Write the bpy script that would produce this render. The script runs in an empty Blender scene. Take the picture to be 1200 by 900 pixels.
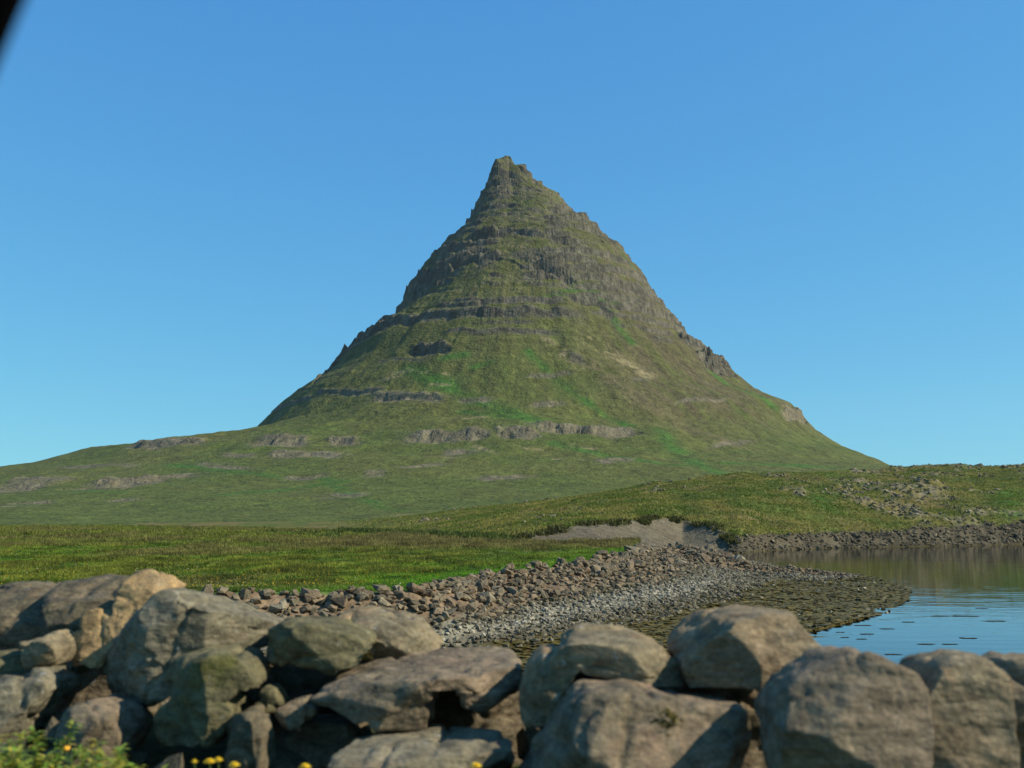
import bpy, bmesh, math, random
import numpy as np
from mathutils import Vector, Matrix

random.seed(7)
rng = np.random.default_rng(11)
scene = bpy.context.scene
COL = scene.collection
R = math.radians

# ------------------------------------------------------------------ camera
ZC = 4.6
F = 1200.0
PITCH = math.atan(157.0 / F)
cam_d = bpy.data.cameras.new("camera")
cam = bpy.data.objects.new("camera", cam_d)
COL.objects.link(cam)
cam.location = (0, 0, ZC)
cam.rotation_euler = (math.pi / 2 + PITCH, 0, 0)
cam_d.sensor_width = 36
cam_d.lens = 36
cam_d.clip_start = 0.05
cam_d.clip_end = 30000
cam_d.dof.use_dof = True
cam_d.dof.focus_distance = 160
cam_d.dof.aperture_fstop = 0.036 / 0.018
scene.camera = cam

# ------------------------------------------------------------------ light
SUN_EL, SUN_AZ = 37.0, 81.0          # azimuth measured from straight behind the camera, to the right
sx, sy = math.sin(R(SUN_AZ)), -math.cos(R(SUN_AZ))
sun_vec = Vector((sx * math.cos(R(SUN_EL)), sy * math.cos(R(SUN_EL)), math.sin(R(SUN_EL))))
w = bpy.data.worlds.new("World")
scene.world = w
w.use_nodes = True
nt = w.node_tree
bg = nt.nodes["Background"]
sky = nt.nodes.new("ShaderNodeTexSky")
sky.sky_type = 'NISHITA'
sky.sun_disc = False
sky.sun_elevation = R(SUN_EL)
sky.sun_rotation = math.atan2(sun_vec.x, sun_vec.y)
sky.altitude = 0
sky.air_density = 1.0
sky.dust_density = 0.0
sky.ozone_density = 1.6
sky.ozone_density = 3.0
# the camera's colour response to the sky, the same in every direction: out = gain * in ** power, per channel
sep = nt.nodes.new("ShaderNodeSeparateColor"); cmb = nt.nodes.new("ShaderNodeCombineColor")
nt.links.new(sky.outputs[0], sep.inputs[0])
for ch, (g_, p_) in enumerate(((0.365, 0.70), (0.80, 0.568), (0.92, 0.28))):
    a_ = nt.nodes.new("ShaderNodeMath"); a_.operation = 'POWER'; a_.inputs[1].default_value = p_
    b_ = nt.nodes.new("ShaderNodeMath"); b_.operation = 'MULTIPLY'; b_.inputs[1].default_value = 10 * g_ * 0.1 ** p_
    nt.links.new(sep.outputs[ch], a_.inputs[0]); nt.links.new(a_.outputs[0], b_.inputs[0]); nt.links.new(b_.outputs[0], cmb.inputs[ch])
nt.links.new(cmb.outputs[0], bg.inputs[0])
bg.inputs[1].default_value = 0.10 / 2 ** 0.35
sd = bpy.data.lights.new("sun", 'SUN')
sd.energy = 5.0
sd.angle = R(0.5)
sd.color = (1.0, 0.92, 0.78)
so = bpy.data.objects.new("sun", sd)
COL.objects.link(so)
so.rotation_euler = sun_vec.to_track_quat('Z', 'Y').to_euler()
so.location = (30, -20, 40)
scene.view_settings.view_transform = 'Standard'
scene.view_settings.look = 'None'
scene.view_settings.exposure = 0.35
scene.view_settings.gamma = 1.0
scene.render.engine = 'CYCLES'
scene.cycles.max_bounces = 5
scene.cycles.use_denoising = True


# ------------------------------------------------------------------ helpers
def ray(px, py):
    a = (np.asarray(px, float) - 600) / F
    b = (450 - np.asarray(py, float)) / F
    cp, sp = math.cos(PITCH), math.sin(PITCH)
    return a, cp - b * sp, sp + b * cp


def at(px, py, Y):
    a, y, z = ray(px, py)
    k = Y / y
    return a * k, y * k, ZC + z * k


def on_z(px, py, z):
    a, y, dz = ray(px, py)
    k = (z - ZC) / dz
    return a * k, y * k, z + 0 * k


def proj(x, y, z):
    cp, sp = math.cos(PITCH), math.sin(PITCH)
    d = y * cp + (z - ZC) * sp
    u = -y * sp + (z - ZC) * cp
    return 600 + F * x / d, 450 - F * u / d


def _hash(ix, iy, iz, s):
    h = (ix.astype(np.int64) * 374761393 + iy.astype(np.int64) * 668265263 + iz.astype(np.int64) * 2147483647 + s * 1274126177)
    h = h & 0xFFFFFFFF
    h = ((h ^ (h >> 13)) * 1274126177) & 0xFFFFFFFF
    h = ((h ^ (h >> 16)) * 2246822519) & 0xFFFFFFFF
    h = h ^ (h >> 15)
    return (h & 0xFFFFFF).astype(np.float64) / 0xFFFFFF * 2 - 1


def noise(x, y, z=0.0, s=0):
    x, y, z = np.broadcast_arrays(np.asarray(x, float), np.asarray(y, float), np.asarray(z, float))
    x = x + 1000.37; y = y + 1000.71; z = z + 1000.13
    ix, iy, iz = np.floor(x), np.floor(y), np.floor(z)
    fx, fy, fz = x - ix, y - iy, z - iz
    ux, uy, uz = (t * t * t * (t * (t * 6 - 15) + 10) for t in (fx, fy, fz))
    out = 0
    for dx in (0, 1):
        wx = ux if dx else 1 - ux
        for dy in (0, 1):
            wy = uy if dy else 1 - uy
            for dz in (0, 1):
                wz = uz if dz else 1 - uz
                out = out + wx * wy * wz * _hash(ix + dx, iy + dy, iz + dz, s)
    return out


def fbm(x, y, z=0.0, oct=4, s=0, gain=0.5, lac=2.03):
    a, t, f = 1.0, 0.0, 1.0
    tot = 0
    for i in range(oct):
        tot = tot + a * noise(np.asarray(x) * f, np.asarray(y) * f, np.asarray(z) * f, s + i * 17)
        t += a; a *= gain; f *= lac
    return tot / t


def sstep(a, b, x):
    t = np.clip((np.asarray(x, float) - a) / (b - a), 0, 1)
    return t * t * (3 - 2 * t)


def poly_dist(x, y, P, V=None):
    """distance from points to polyline P [(x,y)], and V interpolated at nearest point"""
    x = np.asarray(x, float); y = np.asarray(y, float)
    best = np.full(x.shape, 1e18); val = np.zeros(x.shape)
    for i in range(len(P) - 1):
        ax, ay = P[i]; bx, by = P[i + 1]
        dx, dy = bx - ax, by - ay
        L = dx * dx + dy * dy + 1e-12
        t = np.clip(((x - ax) * dx + (y - ay) * dy) / L, 0, 1)
        d = (x - ax - t * dx) ** 2 + (y - ay - t * dy) ** 2
        m = d < best
        best = np.where(m, d, best)
        if V is not None:
            val = np.where(m, V[i] + t * (V[i + 1] - V[i]), val)
    return np.sqrt(best), val


def inside(x, y, P):
    r = np.zeros(np.shape(x), bool)
    n = len(P)
    for i in range(n):
        x1, y1 = P[i]; x2, y2 = P[(i + 1) % n]
        if y1 == y2:
            continue
        c = ((y1 > y) != (y2 > y)) & (x < (x2 - x1) * (y - y1) / (y2 - y1) + x1)
        r ^= c
    return r


BALANCE = (1.14, 1.03, 0.76)     # one warm balance for every earth, rock and plant pigment listed below


def mesh_np(name, verts, faces, mat=None, cols=None, smooth=True, parent=None, link=True):
    """faces: int array (n,3) or (n,4)"""
    verts = np.asarray(verts, np.float32)
    faces = np.asarray(faces, np.int32)
    me = bpy.data.meshes.new(name)
    n, k = faces.shape
    me.vertices.add(len(verts))
    me.vertices.foreach_set("co", verts.ravel())
    me.loops.add(n * k)
    me.loops.foreach_set("vertex_index", faces.ravel())
    me.polygons.add(n)
    me.polygons.foreach_set("loop_start", np.arange(0, n * k, k, dtype=np.int32))
    me.polygons.foreach_set("use_smooth", np.full(n, smooth))
    me.update(calc_edges=True)
    me.validate()
    if cols is not None:
        c = np.ones((len(verts), 4), np.float32)
        c[:, :3] = np.asarray(cols) * np.array(BALANCE)
        at_ = me.attributes.new("Col", 'FLOAT_COLOR', 'POINT')
        at_.data.foreach_set("color", c.ravel())
    if mat:
        me.materials.append(mat)
    ob = bpy.data.objects.new(name, me)
    if link:
        COL.objects.link(ob)
    if parent:
        ob.parent = parent
    return ob


def tag(o, label=None, cat=None, group=None, kind=None):
    if label: o["label"] = label
    if cat: o["category"] = cat
    if group: o["group"] = group
    if kind: o["kind"] = kind
    return o


def grid_faces(nr, nc, wrap=False):
    i = np.arange(nr - 1)[:, None]
    j = np.arange(nc if wrap else nc - 1)[None, :]
    j2 = (j + 1) % nc
    a = i * nc + j; b = i * nc + j2; c = (i + 1) * nc + j2; d = (i + 1) * nc + j
    return np.stack([a, b, c, d], -1).reshape(-1, 4)


# ------------------------------------------------------------------ materials
def nodemat(name):
    m = bpy.data.materials.new(name)
    m.use_nodes = True
    t = m.node_tree
    p = t.nodes["Principled BSDF"]
    return m, t, p


def N(t, typ, **kw):
    n = t.nodes.new(typ)
    for k, v in kw.items():
        if k.startswith("i_"):
            n.inputs[k[2:].replace("_", " ")].default_value = v
        else:
            setattr(n, k, v)
    return n


def mulcol(t, a, b):
    m = N(t, "ShaderNodeMix", data_type='RGBA', blend_type='MULTIPLY')
    m.inputs[0].default_value = 1
    t.links.new(a, m.inputs[6]); t.links.new(b, m.inputs[7])
    return m.outputs[2]


def noise_factor(t, vec, scale, lo, hi, detail=6, rough=0.6, stretch=None):
    if stretch:
        mp = N(t, "ShaderNodeMapping")
        mp.inputs["Scale"].default_value = stretch
        t.links.new(vec, mp.inputs[0]); vec = mp.outputs[0]
    n = N(t, "ShaderNodeTexNoise")
    n.inputs["Scale"].default_value = scale
    n.inputs["Detail"].default_value = detail
    n.inputs["Roughness"].default_value = rough
    t.links.new(vec, n.inputs["Vector"])
    mr = N(t, "ShaderNodeMapRange")
    mr.inputs[1].default_value = 0.3; mr.inputs[2].default_value = 0.7
    mr.inputs[3].default_value = lo; mr.inputs[4].default_value = hi
    t.links.new(n.outputs[0], mr.inputs[0])
    return mr.outputs[0]


def terrain_mat(name, layers, bumps, rough=0.95):
    """vertex colour 'Col' (the ground's own cover) modulated by fine noise, plus bump"""
    m, t, p = nodemat(name)
    att = N(t, "ShaderNodeAttribute", attribute_name="Col")
    tc = N(t, "ShaderNodeTexCoord")
    c = att.outputs["Color"]
    for (sc, lo, hi, st) in layers:
        f = noise_factor(t, tc.outputs["Object"], sc, lo, hi, stretch=st)
        c = mulcol(t, c, f)
    t.links.new(c, p.inputs["Base Color"])
    p.inputs["Roughness"].default_value = rough
    p.inputs["Specular IOR Level"].default_value = 0.15
    prev = None
    for (sc, dist) in bumps:
        n = N(t, "ShaderNodeTexNoise")
        n.inputs["Scale"].default_value = sc; n.inputs["Detail"].default_value = 5
        t.links.new(tc.outputs["Object"], n.inputs["Vector"])
        b = N(t, "ShaderNodeBump")
        b.inputs["Strength"].default_value = 1.0
        b.inputs["Distance"].default_value = dist
        t.links.new(n.outputs[0], b.inputs["Height"])
        if prev: t.links.new(prev, b.inputs["Normal"])
        prev = b.outputs[0]
    if prev: t.links.new(prev, p.inputs["Normal"])
    return m


# ------------------------------------------------------------------ mountain
CX, CY, CZ = 0.0, 1300.0, None
SIL_L = [(597,183),(584,186),(577,195),(571,219),(557,237),(553,250),(537,269),(515,287),(507,302),(491,315),(488,329),
         (473,341),(469,357),(440,380),(409,401),(391,425),(368,447.5),(331,470),(319,482),(281,505.5),(204,511),(129,520.5),(72,541.5),(0,553.5)]
SIL_R = [(597,183),(608,193),(617,195),(623,207),(643,221),(659,231),(667,243),(685,253),(704,266),(713,285),(736,295),(743,311),
         (760,327),(775,350),(801,381),(831,408),(840,413),(856,437),(874,452),(900,466),(939,482),(943,498),(960,506),(990,524),(1026,537.5),(1059,549)]


def sil_profile(S, tail, adj=None):
    px = np.array([s[0] for s in S], float); py = np.array([s[1] for s in S], float)
    x, y, z = at(px, py, CY)
    x0 = x[0]
    r = np.abs(x - x0)
    r = list(r) + [a for a, b in tail]; z = list(z) + [b for a, b in tail]
    return np.array(r), np.array(z), x0


rL, zL, CX = sil_profile(SIL_L, [(730, 44), (830, 24), (950, 6), (1100, -6), (1500, -12)])
rR, zR, _ = sil_profile(SIL_R, [(580, 48), (700, 24), (820, 10), (950, 3), (1100, -6), (1500, -12)])
# radii refined so that the cone's outline from here has the slopes listed above
rL = np.array([0.0, 18.5, 22.4, 31.3, 42.6, 48.7, 59.8, 84.8, 96.4, 112.3, 121.1, 132.4, 137.4, 148.2, 183.2, 216.1, 233.5, 270.9, 285.4, 329.1, 408.5, 490.8, 553.4, 634.3, 722.7, 821.7, 940.5, 1089.0, 1485.0])
zL = np.array([477.7, 474.2, 463.7, 435.8, 415.0, 400.0, 378.1, 357.5, 340.4, 325.7, 309.8, 296.2, 278.2, 252.4, 229.0, 202.3, 177.4, 152.7, 139.5, 91.1, 89.1, 83, 62, 50, 34, 18, 4, -6.0, -12.0])
rR = np.array([0.0, 8.0, 22.2, 32.6, 49.9, 64.9, 76.5, 85.2, 110.4, 128.0, 146.2, 158.4, 173.8, 185.9, 213.8, 233.4, 249.3, 269.5, 290.2, 306.8, 346.6, 361.4, 376.7, 406.0, 441.0, 472.9, 545.2, 651.0, 762.6, 883.5, 1023.0, 1395.0])
zR = np.array([477.7, 466.0, 463.7, 449.7, 433.5, 421.9, 408.0, 396.5, 381.6, 359.8, 348.4, 330.2, 312.1, 286.1, 251.3, 221.2, 215.6, 189.0, 172.5, 157.1, 139.5, 122.1, 101.7, 78.5, 66.2, 50.0, 48.0, 24.0, 10.0, 3.0, -6.0, -12.0])
rF = np.array([0, 12, 30, 50, 68, 113, 154, 207, 251, 304, 371, 500, 650, 800, 950, 1100, 1500], float)
zF = np.array([477, 455, 424, 396, 376, 330, 284, 228, 182, 137, 97, 54, 25, 9, 2, -6, -12], float)


def mt_base(x, y, warp=True):
    dx, dy = x - CX, y - CY
    r = np.hypot(dx, dy) + 1e-6
    c = np.clip((dx + 7 * fbm(r / 38.0, 0.5, 0, 2, 71) + 5 * np.sin(r / 31.0) * np.exp(-r / 120) + 5 * np.sin(r / 11.0 + 1) * sstep(6, 25, r) * np.exp(-r / 80)) / r, -1, 1) if warp else dx / r
    p = 1.15 + 0.55 * sstep(60, 260, r)
    wl = np.maximum(-c, 0) ** p
    wr = np.maximum(c, 0) ** p
    wf = np.clip(1 - wl - wr, 0, 1)
    return wl * np.interp(r, rL, zL) + wr * np.interp(r, rR, zR) + wf * np.interp(r, rF, zF)


def mt_hit(px, py):
    Y = np.linspace(330, 1750, 3000)
    x, y, z = at(px, py, Y)
    h = mt_base(x, y)
    k = np.argmax(z <= h)
    if z[k] > h[k]:
        k = int(np.argmax(np.where(Y < 1310, h - z, -1e9)))
    return float(x[k]), float(y[k]), float(z[k])


# rock bands and outcrops: (x0,y0,x1,y1,thickness px,strength)
BANDS = [
 (572,200,604,206,10,.8),(573,217,607,212,9,.8),(560,233,606,226,7,.7),(552,252,604,241,7,.7),(540,262,604,250,5,.5),
 (552,281,590,272,14,1.2),(588,270,640,276,9,.8),(640,276,676,285,9,.7),(506,300,550,288,10,1.1),(527,312,552,300,18,1.3),
 (474,345,530,318,14,1.3),(490,330,528,306,10,1.1),(560,304,588,299,14,1.),(588,300,680,300,10,.6),(627,312,672,324,20,.9),
 (676,292,736,306,10,.5),(690,312,760,330,10,.5),(667,350,700,352,12,.9),(700,330,775,350,10,.5),(700,356,720,370,14,.5),
 (576,352,660,353,8,.9),(530,352,576,351,6,.8),(467,376,530,364,14,1.1),(528,366,672,369,13,.8),(528,388,656,390,6,.6),
 (408,402,470,372,16,1.1),(370,445,412,402,12,1.),(390,425,440,388,10,.9),(318,481,369,466,6,.8),
 (485,409,525,408,17,1.),(375,461,450,457,9,.6),(430,464,520,465,13,.7),(541,466,574,467,9,.4),(620,474,660,474,8,.3),
 (472,511,571,510,17,1.1),(588,509,628,510,16,1.1),(633,503,750,506,13,1.5),(300,518,364,516,13,.9),(385,514,418,515,13,.9),
 (322,533,405,532,10,.7),(430,556,451,556,8,.5),(520,531,560,531,8,.4),(666,418,684,422,12,.6),(736,443,760,443,4,.5),
 (921,486,943,491,17,1.6),(822,420,858,436,24,1.3),(800,396,834,418,16,.8),(775,362,812,392,14,.8),(760,395,790,400,8,.5),
 (155,522,238,518,12,.8),(104,567,185,564,18,.8),(0,568,60,567,20,.7),(261,533,300,533,6,.5),(640,335,760,345,6,.4),
 (720,330,770,352,12,.6),(600,330,640,330,5,.4),(655,232,690,254,8,.6),(610,197,622,207,8,.7),
 (300,490,330,486,4,.5),(445,420,500,421,4,.4),(60,548,160,545,5,.3),(20,590,60,588,5,.4),(130,585,170,583,4,.4),(180,560,230,556,6,.5),(240,545,300,548,6,.5),(330,560,380,556,5,.5),(470,548,520,545,5,.4),
 (560,560,620,556,5,.4),(380,580,430,578,4,.4),(700,540,740,538,5,.5),(830,520,880,516,5,.4),(800,470,850,466,5,.4),(620,440,670,436,6,.4),
]
PALE = [(454,437,481,433,6),(490,436,526,437,4),(505,450,526,450,4),(535,491,568,491,6),(556,525,596,537,7),(669,523,693,526,9),
        (616,526,640,528,6),(650,537,690,538,6),(500,535,545,540,8),(640,398,680,430,10),(440,445,470,440,4),(690,398,760,440,16),
        (700,430,860,520,30),(395,612,520,600,7)]
GREEN = [(620,412,690,472,9),(690,472,740,500,8),(520,420,545,415,10),(555,430,575,425,6),(770,505,840,555,16),(650,520,800,545,12),
         (838,438,905,476,10),(680,335,720,355,7),(700,345,740,400,8),(540,480,640,500,8),(250,580,400,565,14),(380,560,480,600,14),
         (640,350,690,335,7),(480,430,640,500,18),(200,545,330,560,12),(730,296,742,312,6),(60,575,140,577,10),(850,545,980,548,12),(370,612,150,612,6)]


def feat_world(L):
    out = []
    for f in L:
        a = mt_hit(f[0], f[1]); b = mt_hit(f[2], f[3])
        D = 0.5 * (a[1] + b[1])
        out.append((a, b, f[4] * D / F * 0.5, f[5] if len(f) > 5 else 1.0))
    return out


def build_mountain():
    # angle samples: dense towards the viewer (-y)
    half = np.concatenate([np.linspace(0, 1.75, 470), np.linspace(1.75, math.pi, 36)[1:]])
    ang = np.concatenate([-half[::-1][:-1], half])[1:]
    rr = np.concatenate([np.linspace(0.3, 400, 350), 400 + (np.linspace(0, 1, 200)[1:] ** 1.15) * 700])
    A, RR = np.meshgrid(ang, rr)
    x = CX + RR * np.sin(A); y = CY - RR * np.cos(A)
    zb = mt_base(x, y)
    # gullies running downslope and broad lumps
    amp = sstep(5, 90, RR) * (1 - 0.6 * sstep(350, 700, RR))
    gul = fbm(A * 9 + 0.004 * RR, RR * 0.006, 0, 4, 3)
    zz = zb + amp * (gul * 3.5 * (0.35 + 0.65 * sstep(20, 60, np.abs(zb - 460) / 4)) + 3.0 * fbm(x / 45, y / 45, 0, 4, 5) + 0.9 * fbm(x / 9, y / 9, zb / 9, 3, 9))
    # thin lava beds everywhere on the upper part, broken by noise
    def step_(q, w_=0.22, o_=1.25):          # sharp riser, long tread
        a_ = np.abs(q)
        return np.sign(q) * np.clip(np.minimum(a_ / w_, (o_ - a_) / (o_ - w_)), 0, 1)
    wob = zz + 5 * fbm(x / 60, y / 60, 0, 3, 21) + 1.6 * fbm(x / 9, y / 9, zb / 9, 2, 22)
    lev = wob / 13.0
    fr = lev - np.floor(lev)
    bed = noise(np.floor(lev) * 7.3, A * 5, 0, 31) * 0.5 + 0.5
    bed = np.clip(bed * 1.1 + .1, 0, 1) * np.clip(0.75 + 2.0 * fbm(A * 3.5 + 0.7, zb / 45, 0, 3, 33), 0, 1.4)
    bed = bed * sstep(190, 260, zb) + 0.2 * bed * sstep(90, 190, zb)
    side = 0.7 + 0.3 * np.abs(np.sin(A))
    zz = zz + 4.2 * bed * side * step_((fr - 0.46) * 2.2, .18, 1.0) * sstep(6, 30, RR)
    fr2 = wob / 5.2 + 2 * noise(A * 4, zb / 30, 0, 35); k2 = np.floor(fr2); fr2 = fr2 - k2
    bed2 = np.clip(noise(k2 * 5.1, A * 9, 0, 36) * 1.2 + .1, 0, 1) * sstep(180, 270, zb)
    zz = zz + 1.9 * bed2 * step_((fr2 - 0.5) * 2.0, .22, 1.0) * sstep(6, 30, RR)
    rock = np.clip(np.maximum(bed * np.exp(-((fr - 0.44) / 0.13) ** 4) * 1.5 * side, 0.8 * bed2 * np.exp(-((fr2 - .5) / .16) ** 2)), 0, 1) * sstep(0.12, 0.5, bed + 0.5 * fbm(x / 20, y / 20, zb / 20, 3, 44))
    col_n = 0.35 * noise(A * 715 * np.maximum(RR, 60) / 300 + 2.5 * fbm(x / 12, y / 12, zb / 12, 2, 52), wob / 9, 0, 51) + 0.7 * fbm(x / 5, y / 5, zb / 6, 3, 53)
    wob2 = 2.5 * fbm(x / 25, y / 25, 0, 3, 61)
    front = sstep(40, -20, y - CY)
    for (a, b, hz, st) in feat_world(BANDS):
        hz = max(hz, 1.6)
        L = abs(b[0] - a[0]) + 1e-3
        lo, hi = (a, b) if a[0] < b[0] else (b, a)
        sel = (x > lo[0] - 0.35 * L - 6) & (x < hi[0] + 0.35 * L + 6) & (y < CY + 60)
        t = np.clip((x[sel] - lo[0]) / (hi[0] - lo[0] + 1e-6), -0.2, 1.2)
        zc = lo[2] + t * (hi[2] - lo[2])
        ew = 3 + 0.10 * L
        nn = fbm(x[sel] / (6 + 0.12 * L), y[sel] / 12, zz[sel] / 8, 3, int(abs(a[0] * 3)) % 97)
        ex = sstep(lo[0] - ew, lo[0] + ew, x[sel] + nn * ew * 1.5) * sstep(hi[0] + ew, hi[0] - ew, x[sel] + nn * ew * 1.5)
        q = (zb[sel] - zc + wob2[sel]) / hz
        m = ex * front[sel]
        st2 = min(1.25, st * 1.15) * np.clip(0.8 + 0.9 * nn, 0.15, 1.3)
        qq = q + 0.34 * col_n[sel] * np.clip(st2, 0, 1)
        zz[sel] += m * st2 * hz * 0.80 * step_(qq, .26, 1.45)
        rock[sel] = np.maximum(rock[sel], m * np.clip(0.35 + st2, 0, 1.2) * np.exp(-np.abs((qq + .1) * 1.15) ** 3) * (0.8 + 0.4 * col_n[sel]))
    # small crags wherever the beds are steep
    crag = sstep(150, 330, zb) * 1.3 * fbm(x / 4.5, y / 4.5, zb / 3.5, 3, 77)
    zz = zz + crag * sstep(4, 20, RR) * np.clip(rock * 1.3 + 0.25, 0, 1)
    # summit crag
    top = np.exp(-(RR / 14.0) ** 2)
    zz = zz + top * 3.5 * fbm(x / 7, y / 7, 0, 3, 88)
    verts = np.stack([x, y, zz], -1).reshape(-1, 3)
    # slope
    P = verts.reshape(len(rr), len(ang), 3)
    du = np.gradient(P, axis=0); dv = np.gradient(P, axis=1)
    nrm = np.cross(du, dv); nrm /= np.linalg.norm(nrm, axis=-1, keepdims=True) + 1e-9
    slope = 1 - np.abs(nrm[..., 2])
    # cover colours
    n1 = fbm(x / 70, y / 70, zz / 40, 4, 101); n2 = fbm(x / 18, y / 18, zz / 12, 4, 102)
    streak = fbm(A * 34, RR * 0.012, 0, 4, 103)
    n3 = fbm(x / 5, y / 5, zz / 5, 3, 104)
    olive = np.array([0.084, 0.098, 0.032]); green = np.array([0.062, 0.090, 0.024]); brown = np.array([0.080, 0.074, 0.043])
    grey = np.array([0.135, 0.132, 0.120]); dark = np.array([0.046, 0.046, 0.042]); pale = np.array([0.19, 0.17, 0.11])
    def lerp(c, d, f):
        f = np.clip(f, 0, 1)[..., None]
        return c * (1 - f) + d * f
    c = np.broadcast_to(olive, x.shape + (3,)).copy()
    c = lerp(c, green, 0.35 + 1.2 * n1 + 0.5 * n2 - 0.35 * sstep(80, 200, zb))
    # scree / dry slopes: more on the right flank and high up
    px_, py_ = proj(x, y, zz)
    dry = sstep(40, 160, x - CX) * sstep(70, 120, zb) * (1 - sstep(330, 420, zb)) * 0.7 + 0.25 * sstep(100, 200, zb)
    c = lerp(c, brown, dry * (0.7 + 1.3 * streak + 0.7 * n2))
    low = 1 - sstep(10, 60, zb)
    c = lerp(c, green * 1.05, low * 0.5)
    for (a, b, hz, st) in feat_world(GREEN):
        d, _ = seg3(P, a, b)
        c = lerp(c, np.array([0.042, 0.105, 0.020]), np.exp(-(d / (hz * 1.6)) ** 2) * (0.95 + 1.0 * n2))
    for (a, b, hz, st) in feat_world(PALE):
        d, _ = seg3(P, a, b)
        big = hz > 8
        c = lerp(c, brown * 1.15 if big else pale, np.exp(-(d / (hz * 1.3)) ** 2) * np.clip((0.5 if big else 0.6) + 2.2 * n2 + 1.2 * n3, 0, 1))
    # bare stony ground between the beds, high up
    c = lerp(c, np.array([0.105, 0.098, 0.070]), sstep(215, 330, zb) * np.clip(.15 + 1.8 * n2 + 1.2 * n3, 0, .6))
    # rock; its dark tone is deepened to paint fine shadow on the ledges
    rk = np.clip(rock * 1.5 + sstep(0.48, 0.68, slope) * 0.7 * sstep(60, 140, zb) + 0.35 * n3 * (rock > 0.15), 0, 1)
    rcol = lerp(np.broadcast_to(grey, c.shape), dark, 0.55 + 1.3 * n3 + 0.6 * col_n)
    rcol = lerp(rcol, np.array([0.138, 0.130, 0.104]), (1 - sstep(110, 190, zb)) * (0.65 + 1.2 * n3))
    c = lerp(c, rcol, rk * 0.95)
    c *= 0.95 * (1 + 0.30 * n3 + 0.26 * n2)[..., None]
    c = np.clip(c, 0.008, 0.6)
    mat = terrain_mat("mountain_grass_and_rock", [(0.10, 0.78, 1.22, None), (0.3, 0.72, 1.28, None), (0.9, 0.8, 1.2, None)], [(0.12, 2.6), (0.45, 1.6)])
    o = mesh_np("mountain", verts, grid_faces(len(rr), len(ang), wrap=True)[:, ::-1], mat, c.reshape(-1, 3))
    tag(o, kind="structure")
    return P


def seg3(P, a, b):
    a = np.array(a); b = np.array(b); ab = b - a
    t = np.clip(((P - a) @ ab) / (ab @ ab + 1e-9), 0, 1)
    return np.linalg.norm(P - a - t[..., None] * ab, axis=-1), t


build_mountain()

# ------------------------------------------------------------------ ground (field, beach, hill across the bay)
def line_z(L):
    out = []
    for px, py, z in L:
        a = on_z(px, py, z)
        out.append((float(a[0]), float(a[1]), float(z)))
    return out


def uY(L):   # pixel + z  -> (u, Y, z)
    o = line_z(L)
    return np.array([p[0] / p[1] for p in o]), np.array([p[1] for p in o]), np.array([p[2] for p in o])


ub, Yb, zb_ = uY([(-500,615,1.9),(-300,615,1.9),(0,614,1.9),(200,616.5,1.9),(400,622,1.9),(500,627,1.9),(600,633,1.9),(700,636,1.6),
                  (760,640,1.0),(800,643,.4),(865,648,0.02),(900,645,0.02),(980,642,0.02),(1100,640,0.02),(1200,638,0.02),(1500,636,0.02),(1900,634,0.02)])


def ctrl(pts, off):
    u, Y, z = [], [], []
    for (px, py), o_ in zip(pts, off):
        a, yy, _ = ray(px, py)
        uu = a / yy
        YY = (np.interp(uu, ub, Yb) + o_) if o_ < 200 else o_
        p = at(px, py, YY)
        u.append(uu); Y.append(YY); z.append(float(p[2]))
    return np.array(u), np.array(Y), np.array(z)


ut, Yt, zt = ctrl([(-500,614),(0,613.3),(200,615.6),(400,620.5),(560,629),(600,630),(625,626),(640,622),(670,617),(700,613),(740,610),(770,606),(800,609),(830,616),(852,628),
                   (865,632),(900,629),(950,628),(1000,626),(1050,624),(1100,620),(1150,619),(1200,615),(1500,612),(1900,610)],
                  [12,12,12,10,3,3,7,10,13,16,17,18,15,11,7,5,4,4,4,4,5,5,5,5,5])
uc, Yc, zc_ = ctrl([(-500,611.5),(0,611.5),(200,612),(400,611),(500,603),(600,593),(700,580),(800,566),(870,558),(960,556),(1050,554),(1100,552),(1200,549),(1500,533),(1900,524)],
                   [500,500,420,330,310,300,300,300,305,320,340,340,345,360,360])

EDGE = line_z([(-700,712,2.0),(-300,712,2.0),(-100,706,2.0),(100,700,2.0),(230,697,2.0),(400,693,2.0),(480,692,2.0),(515,682,2.0),(550,675,2.0),
               (611,668,2.0),(678,660,2.0),(732,649,2.0),(750,642,2.0)])
CREST = EDGE + line_z([(800,641,1.9),(825,646,1.7),(845,655,1.3),(890,664,.75),(940,668,.45),(985,674,.18)])
WATER = [p[:2] for p in line_z([(1900,634,0),(1500,636,0),(1200,638,0),(1100,640,0),(980,642,0),(900,645,0),(865,648,0),(820,645,0),(850,656,0),
                (880,660,0),(930,665,0),(985,670,0),(1025,677,0),(1066,690,0),(1064,703,0),(1040,718,0),(1000,728,0),(960,738,0),
                (900,750,0),(800,764,0),(700,776,0),(550,792,0),(400,805,0),(200,815,0),(-100,825,0),(-700,830,0)])]
WATER_POLY = WATER + [(-60, 13), (60, 13), (260, 13), (500, 60)]
FIELD_POLY = [p[:2] for p in EDGE] + [(float(EDGE[-1][0] * 1.75), 160.0), (160.0, 700.0), (-1200, 900), (-1200, 30)]
EP = [p[:2] for p in CREST]; EZ = [p[2] for p in CREST]


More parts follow.
